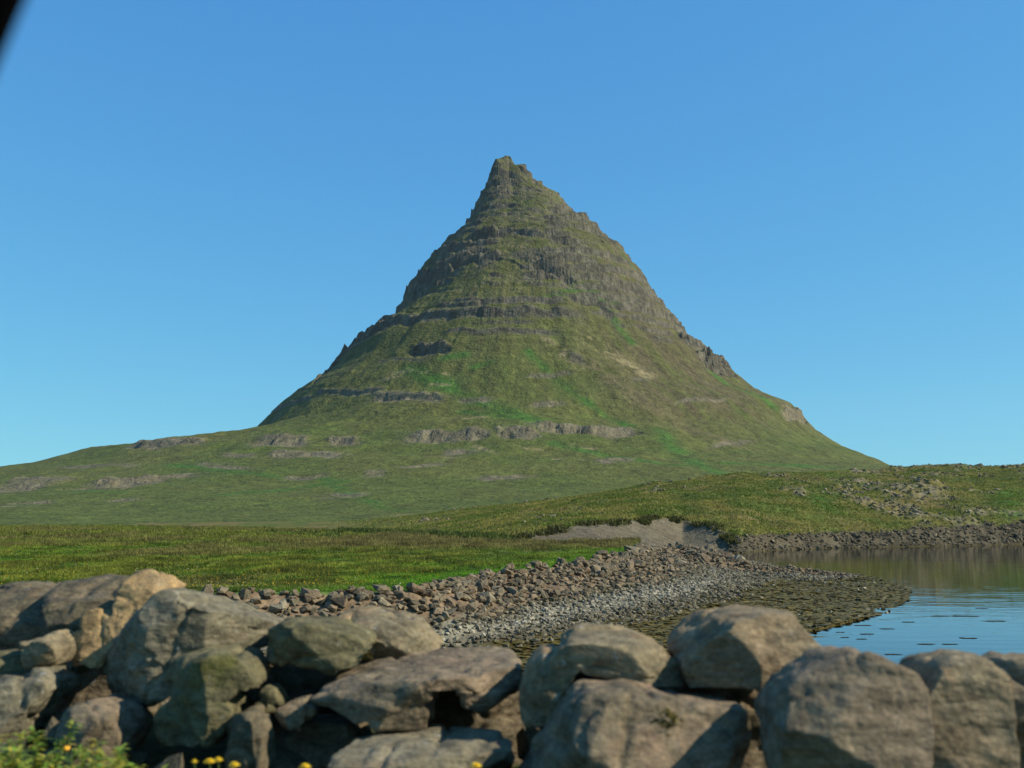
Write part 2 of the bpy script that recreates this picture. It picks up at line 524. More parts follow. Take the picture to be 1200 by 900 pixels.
def ground_fn(x, y):
    u = x / np.maximum(y, 1e-3)
    yb = np.interp(u, ub, Yb); zb = np.interp(u, ub, zb_)
    yt = np.interp(u, ut, Yt); zt_ = np.interp(u, ut, zt)
    yc = np.interp(u, uc, Yc); zc = np.interp(u, uc, zc_)
    fld = inside(x, y, FIELD_POLY)
    wat = inside(x, y, WATER_POLY)
    dW, _ = poly_dist(x, y, WATER)
    dA, zA = poly_dist(x, y, EP, EZ)
    t = dW / (dW + dA + 1e-6)
    beach = np.interp(t, [0, .3, .55, .72, .86, 1], [0, .10, .30, .52, .74, 1.0]) * zA
    beach = beach + 0.10 * fbm(x / 1.2, y / 1.2, 0, 3, 200) * np.clip(t * 3, 0, 1) + (0.16 * fbm(x / 5, y / 5, 0, 4, 202) - 0.02) * sstep(.55, .1, t) + 0.22 * sstep(.6, .8, t) * fbm(x / .9, y / .9, 0, 3, 201)
    dE, _ = poly_dist(x, y, [p[:2] for p in EDGE])
    field = 1.95 + 0.12 * fbm(x / 6, y / 6, 0, 4, 210) * sstep(0, 6, dE) - 0.15 * sstep(0, 8, dE)
    # low overgrown bank at the back of the field
    wz = np.where(wat, -0.03 - np.minimum(dW * 0.045, 1.6), 0)
    lowz = np.where(wat, wz, np.where(fld, field, beach))
    # hill
    s1 = np.clip((y - yb) / (yt - yb + 1e-6), 0, 1)
    s2 = np.clip((y - yt) / (yc - yt + 1e-6), 0, 1)
    big = np.clip(zc / 14, 0.02, 1)
    hz = zb + (zt_ - zb) * s1
    hz = np.where(y > yt, zt_ + (zc - zt_) * np.sin(s2 * math.pi / 2) ** 0.9, hz)
    bump_ = fbm(x / 22, y / 22, 0, 4, 220) * 1.6 + fbm(x / 7, y / 7, 0, 4, 221) * 0.9
    hz = hz + bump_ * big * np.sin(np.clip(s2, 0, 1) * math.pi) ** 0.6 * np.where(y < yc, 1, 0)
    rocky = sstep(0.45, 0.80, fbm(x / 13, y / 17, 3.3, 4, 230) + 0.26 + 0.22 * sstep(800, 1100, 600 + 1200 * u)) * big
    hz = hz + rocky * 1.2 * np.abs(fbm(x / 2.2, y / 3.5, 0, 3, 231)) * (s2 > 0) * (s2 < 1)
    hz = np.where(y > yc, zc - (y - yc) * 0.02 * big + 0.25 * fbm(x / 8, 0, 0, 3, 240) * big * np.exp(-(y - yc) / 20), hz)
    hz = np.where(y > yc, np.maximum(hz, 1.0), hz)
    # jagged shore rocks
    shore = np.where(px_right(u) & (y >= yb) & (y < yt + 2), 1.0, 0.0)
    hz = hz + shore * 0.7 * fbm(x / 1.6, y / 1.6, 0, 3, 250) * np.clip((y - yb) / 1.5, 0, 1) * sstep(yt + 3, yt - 1, y)
    pit = ((600 + 1200 * u > 600) & (600 + 1200 * u < 850) & (y >= yb) & (y < yt))
    hz = hz - pit * np.sin(s1 * math.pi) * 0.12 * (yt - yb) * 0.35
    z = np.where(y >= yb, hz, lowz)
    return z, dict(u=u, t=t, fld=fld & (y < yb), wat=wat & (y < yb), hill=y >= yb, s1=s1, s2=s2, pit=pit, shore=shore, rocky=rocky,
                   dE=dE, dW=dW, yc=yc, yb=yb, yt=yt)


def px_right(u):
    return (600 + 1200 * u) > 826


def build_ground():
    uu = np.concatenate([np.linspace(-1.6, -0.56, 60)[:-1], np.linspace(-0.56, 0.58, 860), np.linspace(0.58, 1.3, 50)[1:]])
    yy = np.concatenate([np.linspace(13, 30, 20)[:-1], 30 * (110 / 30) ** np.linspace(0, 1, 250)[:-1], 110 * (190 / 110) ** np.linspace(0, 1, 120)[:-1],
                         190 * (370 / 190) ** np.linspace(0, 1, 170)[:-1], np.linspace(370, 560, 40)[:-1], np.linspace(560, 1200, 12)])
    U, Y = np.meshgrid(uu, yy)
    x = U * Y; y = Y
    z, M = ground_fn(x, y)
    n1 = fbm(x / 30, y / 60, 0, 4, 301); n2 = fbm(x / 6, y / 9, 0, 4, 302); n3 = fbm(x / 1.5, y / 2.2, 0, 3, 303)
    n4 = fbm(x / 0.5, y / 0.5, 0, 2, 304)
    def lerp(c, d, f):
        f = np.clip(f, 0, 1)[..., None]
        return c * (1 - f) + d * f
    g1 = np.array([0.055, 0.098, 0.017]); g2 = np.array([0.090, 0.092, 0.030]); heath = np.array([0.085, 0.075, 0.048])
    yel = np.array([0.115, 0.108, 0.030]); rockc = np.array([0.135, 0.124, 0.095]); pitc = np.array([0.112, 0.106, 0.088])
    c = np.broadcast_to(g2, x.shape + (3,)).copy()
    # field cover
    fc = lerp(np.broadcast_to(g2, c.shape), g1, 0.5 + 1.4 * n2 + 0.8 * n1)
    px = 600 + 1200 * M['u']
    hz_ = sstep(60, 130, y) * sstep(330, 520, px) * 0.8
    fc = lerp(fc, heath, hz_ + 0.35 * np.clip(n1 * 2, 0, 1))
    fc = lerp(fc, np.array([0.055, 0.12, 0.015]), np.exp(-(M['dE'] / 5.0) ** 2) * 0.7)
    # hill cover
    hc = lerp(np.broadcast_to(yel, c.shape), np.array([0.062, 0.092, 0.020]), 0.35 + 1.6 * n2 + 0.8 * n1)
    hc = lerp(hc, np.array([0.125, 0.100, 0.055]), (fbm(x / 25, y / 18, 0, 3, 310) - 0.12) * 2.6)
    hc = lerp(hc, np.array([0.045, 0.07, 0.018]), (fbm(x / 9, y / 6, 0, 4, 311) - 0.15) * 2.5)
    for (fx, fy, rx, ry) in [(985, 572, 40, 13), (1185, 596, 16, 8), (960, 590, 20, 8)]:
        a, yv, _ = ray(fx, fy)
        cu = a / yv
        cy = np.interp(cu, uc, Yc) * (0.62 if fy > 580 else 0.8)
        q = ((U - cu) / (rx / 1200)) ** 2 + ((y - cy) / 35) ** 2
        hc = lerp(hc, np.array([0.045, 0.105, 0.015]), np.exp(-q) * (0.8 + n2))
    hc = lerp(hc, rockc, M['rocky'] * (0.35 + 1.5 * n3))
    hc = lerp(hc, np.array([0.13, 0.115, 0.06]), sstep(0.75, 1.0, M['s2']) * 0.6 * sstep(700, 900, px))
    c = np.where(M['fld'][..., None], fc, c)
    c = np.where(M['hill'][..., None], hc, c)
    pc = lerp(np.broadcast_to(pitc, c.shape), np.array([0.095, 0.085, 0.07]), 0.4 + 1.5 * n3 + n2)
    c = np.where(M['pit'][..., None], pc, c)
    sh = (M['shore'] > 0) & (~M['pit'])
    shc = lerp(np.broadcast_to(np.array([0.085, 0.078, 0.062]), c.shape), np.array([0.035, 0.033, 0.026]), 0.45 + 1.6 * n3 + (1 - M['s1']) * 0.5)
    c = np.where(sh[..., None], shc, c)
    # beach
    t = M['t'] + 0.07 * n3 + 0.05 * n2
    bc = np.broadcast_to(np.array([0.055, 0.045, 0.013]), c.shape)
    bc = lerp(bc, np.array([0.12, 0.115, 0.095]), sstep(.36, .48, t - .10 * sstep(2, 12, x)))
    bc = lerp(bc, np.array([0.20, 0.20, 0.185]), np.exp(-((t - .60) / .08) ** 2))
    bc = lerp(bc, np.array([0.15, 0.115, 0.088]), sstep(.70, .80, t))
    isb = ~(M['fld'] | M['wat'] | M['hill'])
    c = np.where(isb[..., None], bc, c)
    under = lerp(np.broadcast_to(np.array([0.055, 0.047, 0.012]), c.shape), np.array([0.02, 0.022, 0.015]), M['dW'] / 8)
    c = np.where(M['wat'][..., None], under, c)
    c = c * (1 + 0.22 * n3 + 0.15 * n4)[..., None]
    c = np.clip(c, 0.006, 0.6)
    mat = terrain_mat("ground_cover", [(0.8, 0.7, 1.3, None), (4.0, 0.75, 1.25, None)], [(0.7, 0.35), (4.0, 0.10)])
    o = mesh_np("ground", np.stack([x, y, z], -1).reshape(-1, 3), grid_faces(len(yy), len(uu)), mat, c.reshape(-1, 3))
    tag(o, kind="structure")


build_ground()

# ------------------------------------------------------------------ water
def build_water():
    m, t, p = nodemat("bay_water")
    t.nodes.remove(p)
    gl = N(t, "ShaderNodeBsdfGlossy"); gl.inputs["Roughness"].default_value = 0.03; gl.inputs["Color"].default_value = (1, 1, 1, 1)
    tp = N(t, "ShaderNodeBsdfTransparent"); tp.inputs["Color"].default_value = (.62, .66, .50, 1)
    fr = N(t, "ShaderNodeFresnel"); fr.inputs["IOR"].default_value = 1.42
    mx = N(t, "ShaderNodeMixShader")
    t.links.new(fr.outputs[0], mx.inputs[0]); t.links.new(tp.outputs[0], mx.inputs[1]); t.links.new(gl.outputs[0], mx.inputs[2])
    t.links.new(mx.outputs[0], t.nodes["Material Output"].inputs[0])
    tc = N(t, "ShaderNodeTexCoord")
    prev = None
    for sc, st, dist in ((1.0, (0.30, 1.0, 1), 0.022), (3.1, (0.35, 1.0, 1), 0.0035), (0.12, (0.6, 1, 1), 0.05)):
        mp = N(t, "ShaderNodeMapping"); mp.inputs["Scale"].default_value = st
        mp.inputs["Rotation"].default_value = (0, 0, R(-8))
        t.links.new(tc.outputs["Object"], mp.inputs[0])
        n = N(t, "ShaderNodeTexNoise"); n.inputs["Scale"].default_value = sc; n.inputs["Detail"].default_value = 3
        t.links.new(mp.outputs[0], n.inputs["Vector"])
        b = N(t, "ShaderNodeBump"); b.inputs["Distance"].default_value = dist; b.inputs["Strength"].default_value = 0.6
        t.links.new(n.outputs[0], b.inputs["Height"])
        if prev: t.links.new(prev, b.inputs["Normal"])
        prev = b.outputs[0]
    t.links.new(prev, gl.inputs["Normal"]); t.links.new(prev, fr.inputs["Normal"])
    s = 4600
    o = mesh_np("water", [(-s, -s, 0), (s, -s, 0), (s, s, 0), (-s, s, 0)], [(0, 1, 2, 3)], m)
    tag(o, kind="structure")
    mb, tb, pb = nodemat("sea_floor_silt")
    pb.inputs["Base Color"].default_value = (.02, .024, .018, 1)
    o = mesh_np("sea_bed", [(-s, -s, -6), (s, -s, -6), (s, s, -6), (-s, s, -6)], [(0, 1, 2, 3)], mb)
    tag(o, kind="structure")


build_water()

# ------------------------------------------------------------------ stones
def hull_rock(n=13, squash=0.75, rough=0.25, r=None):
    r = r or random
    bm = bmesh.new()
    for _ in range(n):
        v = Vector((r.gauss(0, 1), r.gauss(0, 1), r.gauss(0, 1))).normalized() * (0.5 * r.uniform(1 - rough, 1 + rough * 0.4))
        v.z *= squash
        v.x *= 1.15
        bm.verts.new(v)
    res = bmesh.ops.convex_hull(bm, input=bm.verts)
    for e in [g for g in res.get("geom_interior", []) if isinstance(g, bmesh.types.BMVert)]:
        if e.is_valid and not e.link_faces: bm.verts.remove(e)
    for v in [v for v in bm.verts if not v.link_faces]: bm.verts.remove(v)
    bmesh.ops.triangulate(bm, faces=bm.faces)
    bmesh.ops.recalc_face_normals(bm, faces=bm.faces)
    bm.verts.index_update()
    V = np.array([v.co[:] for v in bm.verts]); Fc = np.array([[v.index for v in f.verts] for f in bm.faces])
    bm.free()
    return V, Fc


PROTO = [hull_rock(random.choice((11, 13, 15)), random.uniform(.55, .9)) for _ in range(16)]
LUMP = [hull_rock(12, 0.3, .35) for _ in range(8)]


def scatter(name, pos, size, colors, mat, protos, flat=1.0, sink=0.15, tilt=0.5):
    """one joined mesh of many small stones (arrays)"""
    n = len(pos)
    pick = rng.integers(0, len(protos), n)
    Vs, Fs, Cs = [], [], []
    off = 0
    for k, (V, Fc) in enumerate(protos):
        idx = np.where(pick == k)[0]
        if not len(idx): continue
        m = len(idx)
        a = rng.uniform(0, 2 * math.pi, m); b = rng.normal(0, tilt, m)
        ca, sa, cb, sb = np.cos(a), np.sin(a), np.cos(b), np.sin(b)
        P = V[None] * size[idx][:, None, None]
        x, y, z = P[..., 0], P[..., 1], P[..., 2] * flat
        y, z = y * cb[:, None] - z * sb[:, None], y * sb[:, None] + z * cb[:, None]
        x, y = x * ca[:, None] - y * sa[:, None], x * sa[:, None] + y * ca[:, None]
        W = np.stack([x, y, z], -1) + pos[idx][:, None, :]
        W[..., 2] += (size[idx] * flat * (0.35 - sink))[:, None]
        nv = len(V)
        Fs.append((Fc[None] + (np.arange(m) * nv)[:, None, None] + off).reshape(-1, 3))
        Vs.append(W.reshape(-1, 3)); Cs.append(np.repeat(colors[idx], nv, 0))
        off += m * nv
    return mesh_np(name, np.concatenate(Vs), np.concatenate(Fs), mat, np.concatenate(Cs), smooth=False)


def stone_mat(name):
    return terrain_mat(name, [(7.0, 0.7, 1.3, None), (30.0, 0.8, 1.2, None)], [(12.0, 0.03)], 0.9)


def random_stone_mat(name, cols, sc=6.0):
    m, t, p = nodemat(name)
    oi = N(t, "ShaderNodeObjectInfo")
    r = N(t, "ShaderNodeValToRGB")
    e = r.color_ramp.elements
    while len(e) < len(cols): e.new(0.5)
    for i, c in enumerate(cols):
        e[i].position = i / (len(cols) - 1); e[i].color = (*[a_ * b_ for a_, b_ in zip(c, BALANCE)], 1)
    t.links.new(oi.outputs["Random"], r.inputs[0])
    tc = N(t, "ShaderNodeTexCoord")
    c = mulcol(t, r.outputs[0], noise_factor(t, tc.outputs["Object"], sc, 0.62, 1.35))
    c = mulcol(t, c, noise_factor(t, tc.outputs["Object"], sc * 5, 0.8, 1.2))
    t.links.new(c, p.inputs["Base Color"])
    p.inputs["Roughness"].default_value = 0.9
    p.inputs["Specular IOR Level"].default_value = 0.2
    n = N(t, "ShaderNodeTexNoise"); n.inputs["Scale"].default_value = sc * 2; n.inputs["Detail"].default_value = 6
    t.links.new(tc.outputs["Object"], n.inputs["Vector"])
    b = N(t, "ShaderNodeBump"); b.inputs["Distance"].default_value = 0.08; b.inputs["Strength"].default_value = 0.8
    t.links.new(n.outputs[0], b.inputs["Height"]); t.links.new(b.outputs[0], p.inputs["Normal"])
    return m


def individual_stones(name, pos, size, mat, label, group, cat="stone", sink=0.1, nproto=10):
    meshes = []
    for k in range(nproto):
        V, Fc = hull_rock(random.choice((12, 14, 16)), random.uniform(.6, .95))
        o = mesh_np(name, V, Fc, mat, smooth=False, link=False)
        meshes.append(o.data); bpy.data.objects.remove(o)
    for i in range(len(pos)):
        o = bpy.data.objects.new(name, meshes[i % nproto])
        COL.objects.link(o)
        s_ = float(size[i])
        o.scale = (s_ * random.uniform(.85, 1.25), s_ * random.uniform(.8, 1.1), s_ * random.uniform(.75, 1.05))
        o.rotation_euler = (random.gauss(0, .35), random.gauss(0, .35), random.uniform(0, 6.28))
        o.location = (pos[i][0], pos[i][1], pos[i][2] + s_ * (0.3 - sink))
        tag(o, label, cat, group)


def lerpc(a, b, f):
    return np.array(a)[None] * (1 - f[:, None]) + np.array(b)[None] * f[:, None]


# --- beach: rubble bank, grey shingle, seaweed
def beach_samples(n):
    x = rng.uniform(-60, 30, n); y = rng.uniform(24, 112, n)
    z, M = ground_fn(x, y)
    ok = ~(M['fld'] | M['wat'] | M['hill']) & (np.abs(x / y) < 0.62)
    return x[ok], y[ok], z[ok], M['t'][ok], M['dE'][ok]


bx, by, bz, bt, bdE = beach_samples(230000)
jt = bt + 0.05 * fbm(bx / 3, by / 3, 0, 3, 401)
P3 = np.stack([bx, by, bz], -1)
smat = stone_mat("shingle_stone")

m_ = (jt > .75) & (np.abs(bx / by) < 0.54)
idx = np.where(m_)[0]
w_ = 1 / (by[idx] ** 1.2) * (0.3 + np.exp(-(bdE[idx] / 1.5) ** 2))
w_ /= w_.sum()
big = rng.choice(idx, 300, replace=False, p=w_)
bmat = random_stone_mat("rubble_stone", [(.145, .115, .09), (.12, .11, .09), (.18, .155, .12), (.095, .086, .072), (.16, .122, .095), (.23, .215, .185), (.11, .098, .08)])
individual_stones("rubble_stone", P3[big], rng.uniform(.32, .78, 300) * np.clip(by[big] / 60, 0.85, 1.35), bmat,
                  "angular brown stone in the rubble bank between the green field and the grey shingle",
                  "brown stones of the rubble bank", sink=0.05)
idx = np.where(jt > .70)[0]
pick = rng.choice(idx, min(5200, len(idx)), replace=False)
f1 = rng.random(len(pick)); f2 = rng.random(len(pick))
cc = lerpc((.140, .112, .086), (.112, .104, .086), f1) * (0.65 + 0.75 * f2)[:, None]
tag(scatter("rubble", P3[pick], rng.uniform(.14, .48, len(pick)), cc, smat, PROTO), kind="stuff")

jt2 = jt - .10 * sstep(2, 12, bx)
idx = np.where((jt2 > .34) & (jt <= .74))[0]
pick = rng.choice(idx, min(14500, len(idx)), replace=False)
tt = jt[pick]
f1 = np.clip(np.exp(-((tt - .60) / .07) ** 2) * np.interp(bx[pick], [-20, 8, 14], [1, .9, .35]) + rng.normal(0, .18, len(pick)), 0, 1)
cc = lerpc((.095, .090, .072), (.235, .235, .225), f1) * rng.uniform(.5, 1.35, len(pick))[:, None]
sz = rng.uniform(.08, .26, len(pick)) * np.interp(by[pick], [35, 90], [1, 1.6])
tag(scatter("shingle", P3[pick], sz, cc, smat, PROTO), kind="stuff")

idx = np.where((jt2 < .44))[0]
dens = np.clip(1.1 - np.abs(jt2[idx] - .15) * 2.2, .05, 1); dens /= dens.sum()
pick = rng.choice(idx, min(24000, len(idx)), replace=False, p=dens)
f1 = rng.random(len(pick))
cc = lerpc((.108, .084, .016), (.062, .060, .016), f1) * rng.uniform(.6, 1.4, len(pick))[:, None]
sx_ = rng.uniform(-20, 45, 40000); sy_ = rng.uniform(28, 100, 40000)
_, Ms = ground_fn(sx_, sy_)
ks = np.where(Ms['wat'] & (Ms['dW'] < rng.exponential(0.9, 40000)) & (np.abs(sx_ / sy_) < .6) & (sy_ < 100))[0][:420]
P3s = np.stack([sx_[ks], sy_[ks], np.full(len(ks), -0.035)], -1)
wm = terrain_mat("wet_seaweed", [(9.0, 0.6, 1.4, None)], [(14.0, 0.03)], 0.55)
cc2 = np.repeat(np.array([[.075, .058, .012]]), len(ks), 0) * rng.uniform(.5, 1.3, len(ks))[:, None]
tag(scatter("seaweed", np.concatenate([P3[pick], P3s]), np.concatenate([rng.uniform(.14, .50, len(pick)), rng.uniform(.10, .28, len(ks))]),
            np.concatenate([cc, cc2]), wm, LUMP, tilt=.08, flat=.42), kind="stuff")
# loose dark and pale stones on the weed
pick = rng.choice(idx, 900, replace=False)
cc = lerpc((.05, .048, .03), (.20, .20, .18), (rng.random(900) > .8).astype(float)) * rng.uniform(.7, 1.3, 900)[:, None]
tag(scatter("shore_pebbles", P3[pick], rng.uniform(.08, .3, 900), cc, smat, PROTO), kind="stuff")

# weed floating on the bay
def floating_weed():
    spots = [(1046, 767, 24), (1100, 760, 0), (1016, 743, 20), (1010, 749, 16), (1085, 755, 26), (1113, 755, 24), (990, 747, 12), (1135, 748, 26),
             (1130, 722, 40), (1165, 728, 34), (1100, 722, 26), (1040, 737, 22), (1010, 733, 26), (1065, 729, 22), (985, 741, 14), (1150, 713, 20)]
    for k, (px, py, wpx) in enumerate(spots):
        if wpx == 0: continue
        c = on_z(px, py, 0.0)
        L = wpx / F * float(c[1])
        V, Fc = [], []
        nb = 40
        for q in range(nb):
            V0, F0 = LUMP[random.randrange(len(LUMP))]
            s_ = random.uniform(.05, .14) * L + 0.03
            cx = c[0] + random.uniform(-.3, .3) * L; cy = c[1] + random.gauss(0, .05) * L
            Fc.append(F0 + sum(len(v) for v in V))
            V.append(V0 * np.array([s_ * 1.8, s_, 0.06]) + np.array([cx, cy, 0.008]))
        o = mesh_np("floating_seaweed", np.concatenate(V), np.concatenate(Fc), wm, np.tile(np.array([[.030, .026, .008]]), (sum(len(v) for v in V), 1)), smooth=False)
        tag(o, "small dark patch of seaweed floating on the blue water", "seaweed", "seaweed patches floating on the bay")


floating_weed()

# --- far shore and hill
x = rng.uniform(20, 150, 160000); y = rng.uniform(120, 345, 160000)
z, M = ground_fn(x, y)
sh = np.where((M['hill']) & (M['shore'] > 0) & (y < M['yt'] + 1) & (np.abs(x / y) < .55) & (~M['pit']))[0]
P = np.stack([x, y, z], -1)
far_mat = random_stone_mat("shore_rock", [(.11, .10, .08), (.07, .064, .052), (.13, .12, .10), (.09, .08, .065), (.16, .145, .12)], 2.0)
pk = rng.choice(sh, min(220, len(sh)), replace=False)
individual_stones("shore_rock", P[pk], rng.uniform(.35, 1.0, len(pk)), far_mat, "dark grey rock along the far waterline below the grassy hill",
                  "dark rocks along the far shore", cat="rock", sink=.25)
pk = rng.choice(sh, min(2200, len(sh)), replace=True)
f1 = rng.random(len(pk))
tag(scatter("shore_rubble", P[pk], rng.uniform(.2, .7, len(pk)), lerpc((.06, .054, .044), (.14, .128, .10), f1), smat, PROTO, sink=.25), kind="stuff")
x = rng.uniform(-20, 190, 200000); y = rng.uniform(125, 345, 200000)
z, M = ground_fn(x, y)
hr = np.where(M['hill'] & (M['rocky'] > .35) & (y < M['yc']) & (y > M['yt'] + 2) & (np.abs(x / y) < .56))[0]
P = np.stack([x, y, z], -1)
hill_mat = random_stone_mat("hill_rock", [(.16, .15, .125), (.11, .105, .085), (.20, .185, .155), (.14, .125, .10)], 1.6)
pk = rng.choice(hr, min(240, len(hr)), replace=False)
individual_stones("hillside_rock", P[pk], rng.uniform(.5, 1.8, len(pk)), hill_mat, "weathered grey rock in the outcrops on the grassy hill across the bay",
                  "grey rocks in the hillside outcrops", cat="rock", sink=.22)
pk = rng.choice(hr, min(2600, len(hr)), replace=True)
f1 = rng.random(len(pk))
tag(scatter("hillside_scree", P[pk], rng.uniform(.25, .9, len(pk)), lerpc((.08, .075, .055), (.15, .14, .11), f1), smat, PROTO, sink=.25), kind="stuff")


n = 9000
px = rng.uniform(596, 856, n); uu_ = (px - 600) / 1200
f_ = rng.random(n); y = np.interp(uu_, ub, Yb) * (1 - f_) + np.interp(uu_, ut, Yt) * f_; x = uu_ * y
z, M = ground_fn(x, y)
kp = rng.random(n) < .25
tag(scatter("slope_gravel", np.stack([x, y, z], -1)[kp], rng.uniform(.05, .16, kp.sum()), lerpc((.085, .080, .066), (.13, .122, .102), rng.random(kp.sum())), smat, PROTO, sink=.2), kind="stuff")


def lone(px, py, Y, s_, label, mat, name="stone"):
    p = at(px, py, Y)
    gz = float(ground_fn(np.array([p[0]]), np.array([p[1]]))[0][0])
    V, Fc = hull_rock(16, .8)
    o = mesh_np(name, V * s_, Fc, mat, smooth=False)
    o.location = (p[0], p[1], gz + s_ * .22)
    tag(o, label, "rock" if s_ > 1 else "stone")


pale_mat = random_stone_mat("pale_stone", [(.34, .33, .30), (.30, .29, .26)], 4.0)
lone(708, 629, 128, .75, "pale round stone near the foot of the bare brown slope", pale_mat)
lone(740, 631, 131, .45, "smaller pale stone right of the round one on the bare brown slope", pale_mat)
lone(1148, 547, 341, 3.4, "low rounded boulder alone on the skyline of the right hill", hill_mat, "skyline_boulder")

# ------------------------------------------------------------------ grass
def tufts(name, X, Y, Z, h, wd, cols, mat, blades=5):
    n = len(X)
    V = np.zeros((n, blades, 3, 3)); a = rng.uniform(0, 2 * math.pi, (n, blades))
    ox = rng.normal(0, .4, (n, blades)) * wd[:, None] * 2; oy = rng.normal(0, .4, (n, blades)) * wd[:, None] * 2
    hh = h[:, None] * rng.uniform(.5, 1.15, (n, blades))
    cx, cy = X[:, None] + ox, Y[:, None] + oy
    dx, dy = np.cos(a) * wd[:, None] * .5, np.sin(a) * wd[:, None] * .5
    lx, ly = rng.normal(0, .45, (n, blades)) * hh, rng.normal(0, .45, (n, blades)) * hh
    zz = Z[:, None] + 0 * cx
    V[:, :, 0] = np.stack([cx - dx, cy - dy, zz - .02], -1)
    V[:, :, 1] = np.stack([cx + dx, cy + dy, zz - .02], -1)
    V[:, :, 2] = np.stack([cx + lx, cy + ly, zz + hh], -1)
    Fc = np.arange(n * blades * 3).reshape(-1, 3)
    C = np.repeat(cols, blades * 3, 0)
    return mesh_np(name, V.reshape(-1, 3), Fc, mat, C, smooth=False)


gm, t_, p_ = nodemat("grass_blades")
att = N(t_, "ShaderNodeAttribute", attribute_name="Col")
t_.links.new(att.outputs["Color"], p_.inputs["Base Color"])
p_.inputs["Roughness"].default_value = 0.7
p_.inputs["Specular IOR Level"].default_value = 0.2
tr = N(t_, "ShaderNodeBsdfTranslucent"); mx = N(t_, "ShaderNodeMixShader"); mx.inputs[0].default_value = .35
t_.links.new(att.outputs["Color"], tr.inputs[0])
t_.links.new(p_.outputs[0], mx.inputs[1]); t_.links.new(tr.outputs[0], mx.inputs[2])
t_.links.new(mx.outputs[0], t_.nodes["Material Output"].inputs[0])

n = 190000
u = rng.uniform(-.58, .22, n); y = 38 * (430 / 38) ** (rng.random(n) ** 1.25); x = u * y
z, M = ground_fn(x, y)
ok = M['fld'] & (M['dE'] > -.2 + .8 * fbm(x / 1.5, y / 1.5, 0, 2, 505) + .4)
x, y, z = x[ok], y[ok], z[ok]; dE = M['dE'][ok]
n1 = fbm(x / 3.5, y / 6, 0, 4, 500); n2 = fbm(x / 12, y / 26, 0, 4, 501); rr_ = rng.random(len(x))
cc = lerpc((.072, .125, .020), (.125, .130, .038), np.clip(.55 + 2.4 * n1 + .6 * (rr_ - .5), 0, 1))
heath = np.clip(sstep(60, 130, y) * sstep(330, 520, 600 + 1200 * x / y) * .8 + np.clip(n2 * 3.5 + .15, 0, .85), 0, 1)
cc = cc * (1 - heath[:, None]) + np.array([.13, .105, .07]) * heath[:, None]
near = np.exp(-(dE / 4.5) ** 2)[:, None] * .7
cc = cc * (1 - near) + np.array([.07, .16, .018]) * near
cc *= rng.uniform(.55, 1.5, len(x))[:, None] * np.array([1.10, 1.28, .74])
cc *= (1 + .9 * fbm(x / 1.6, y / 2.6, 0, 3, 506))[:, None].clip(.35, 1.8)
hh = (.08 + .24 * np.clip(.45 + 1.3 * n1 + .8 * n2, 0, 1)) * np.clip(y / 70, .8, 2.2)
tag(tufts("field_grass", x, y, z, hh, .05 * np.clip(y / 50, 1, 4), cc, gm, 4), kind="stuff")

n = 190000
u = rng.uniform(-.2, .56, n); y = rng.uniform(128, 350, n); x = u * y
z, M = ground_fn(x, y)
ok = M['hill'] & (y > M['yt'] + .3) & (y < M['yc'] + 3) & (M['rocky'] < .8) & (rng.random(n) < sstep(380, 600, 600 + 1200 * x / y))
x, y, z = x[ok], y[ok], z[ok]
n1 = fbm(x / 6, y / 6, 0, 4, 510); rr_ = rng.random(len(x))
cc = lerpc((.080, .108, .028), (.180, .160, .070), np.clip(.45 + 1.7 * n1 + .5 * (rr_ - .5), 0, 1)) * rng.uniform(.6, 1.6, len(x))[:, None] * np.array([1.08, 1.2, .85])
tag(tufts("hill_grass", x, y, z, rng.uniform(.10, .36, len(x)), np.full(len(x), .2), cc, gm, 3), kind="stuff")

# low dark bushes along the back edge of the field
n = 6500
px = rng.uniform(-40, 600, n)
uu_ = (px - 600) / 1200
yy_ = np.interp(uu_, ub, Yb) + rng.uniform(-9, 2, n) - np.where(px < 400, rng.uniform(0, 90, n), 0)
xx_ = uu_ * yy_
keep = (rng.random(n) < np.interp(px, [-40, 380, 420, 560, 600], [.03, .06, 1, 1, .1]))
xx_, yy_ = xx_[keep], yy_[keep]
zz_, _ = ground_fn(xx_, yy_)
cc = lerpc((.045, .075, .016), (.075, .105, .026), rng.random(len(xx_)))
tag(tufts("dark_undergrowth", xx_, yy_, zz_, rng.uniform(.3, 1.0, len(xx_)), np.full(len(xx_), .5), cc, gm, 6), kind="stuff")

n = 1500
u = rng.uniform(-.56, .14, n); y = 42 * (200 / 42) ** rng.random(n); x = u * y
z, M = ground_fn(x, y)
ok = M['fld'] & (M['dE'] > 1) & (fbm(x / 9, y / 14, 0, 3, 660) > .05)
x, y, z = x[ok], y[ok], z[ok]
cc = lerpc((.055, .090, .018), (.10, .13, .025), rng.random(len(x)))
tag(tufts("meadow_herbs", x, y, z, rng.uniform(.12, .26, len(x)), rng.uniform(.08, .2, len(x)), cc, gm, 12), kind="stuff")

# torn turf hanging over the lip of the bare slope
n = 1500
px = rng.uniform(600, 858, n); uu_ = (px - 600) / 1200
off_ = .8 * fbm(px / 9, 0, 0, 3, 640) * 4
yy_ = np.interp(uu_, ut, Yt) + off_ + rng.uniform(-.6, .8, n); xx_ = uu_ * yy_
zz_, _ = ground_fn(xx_, yy_)
keep = noise(px / 9, 0, 0, 641) > -.15
cc = lerpc((.045, .045, .02), (.085, .10, .03), rng.random(keep.sum()))
tag(tufts("turf_lip", xx_[keep], yy_[keep], zz_[keep] - .15, rng.uniform(.2, .7, keep.sum()), np.full(keep.sum(), .55), cc, gm, 6), kind="stuff")

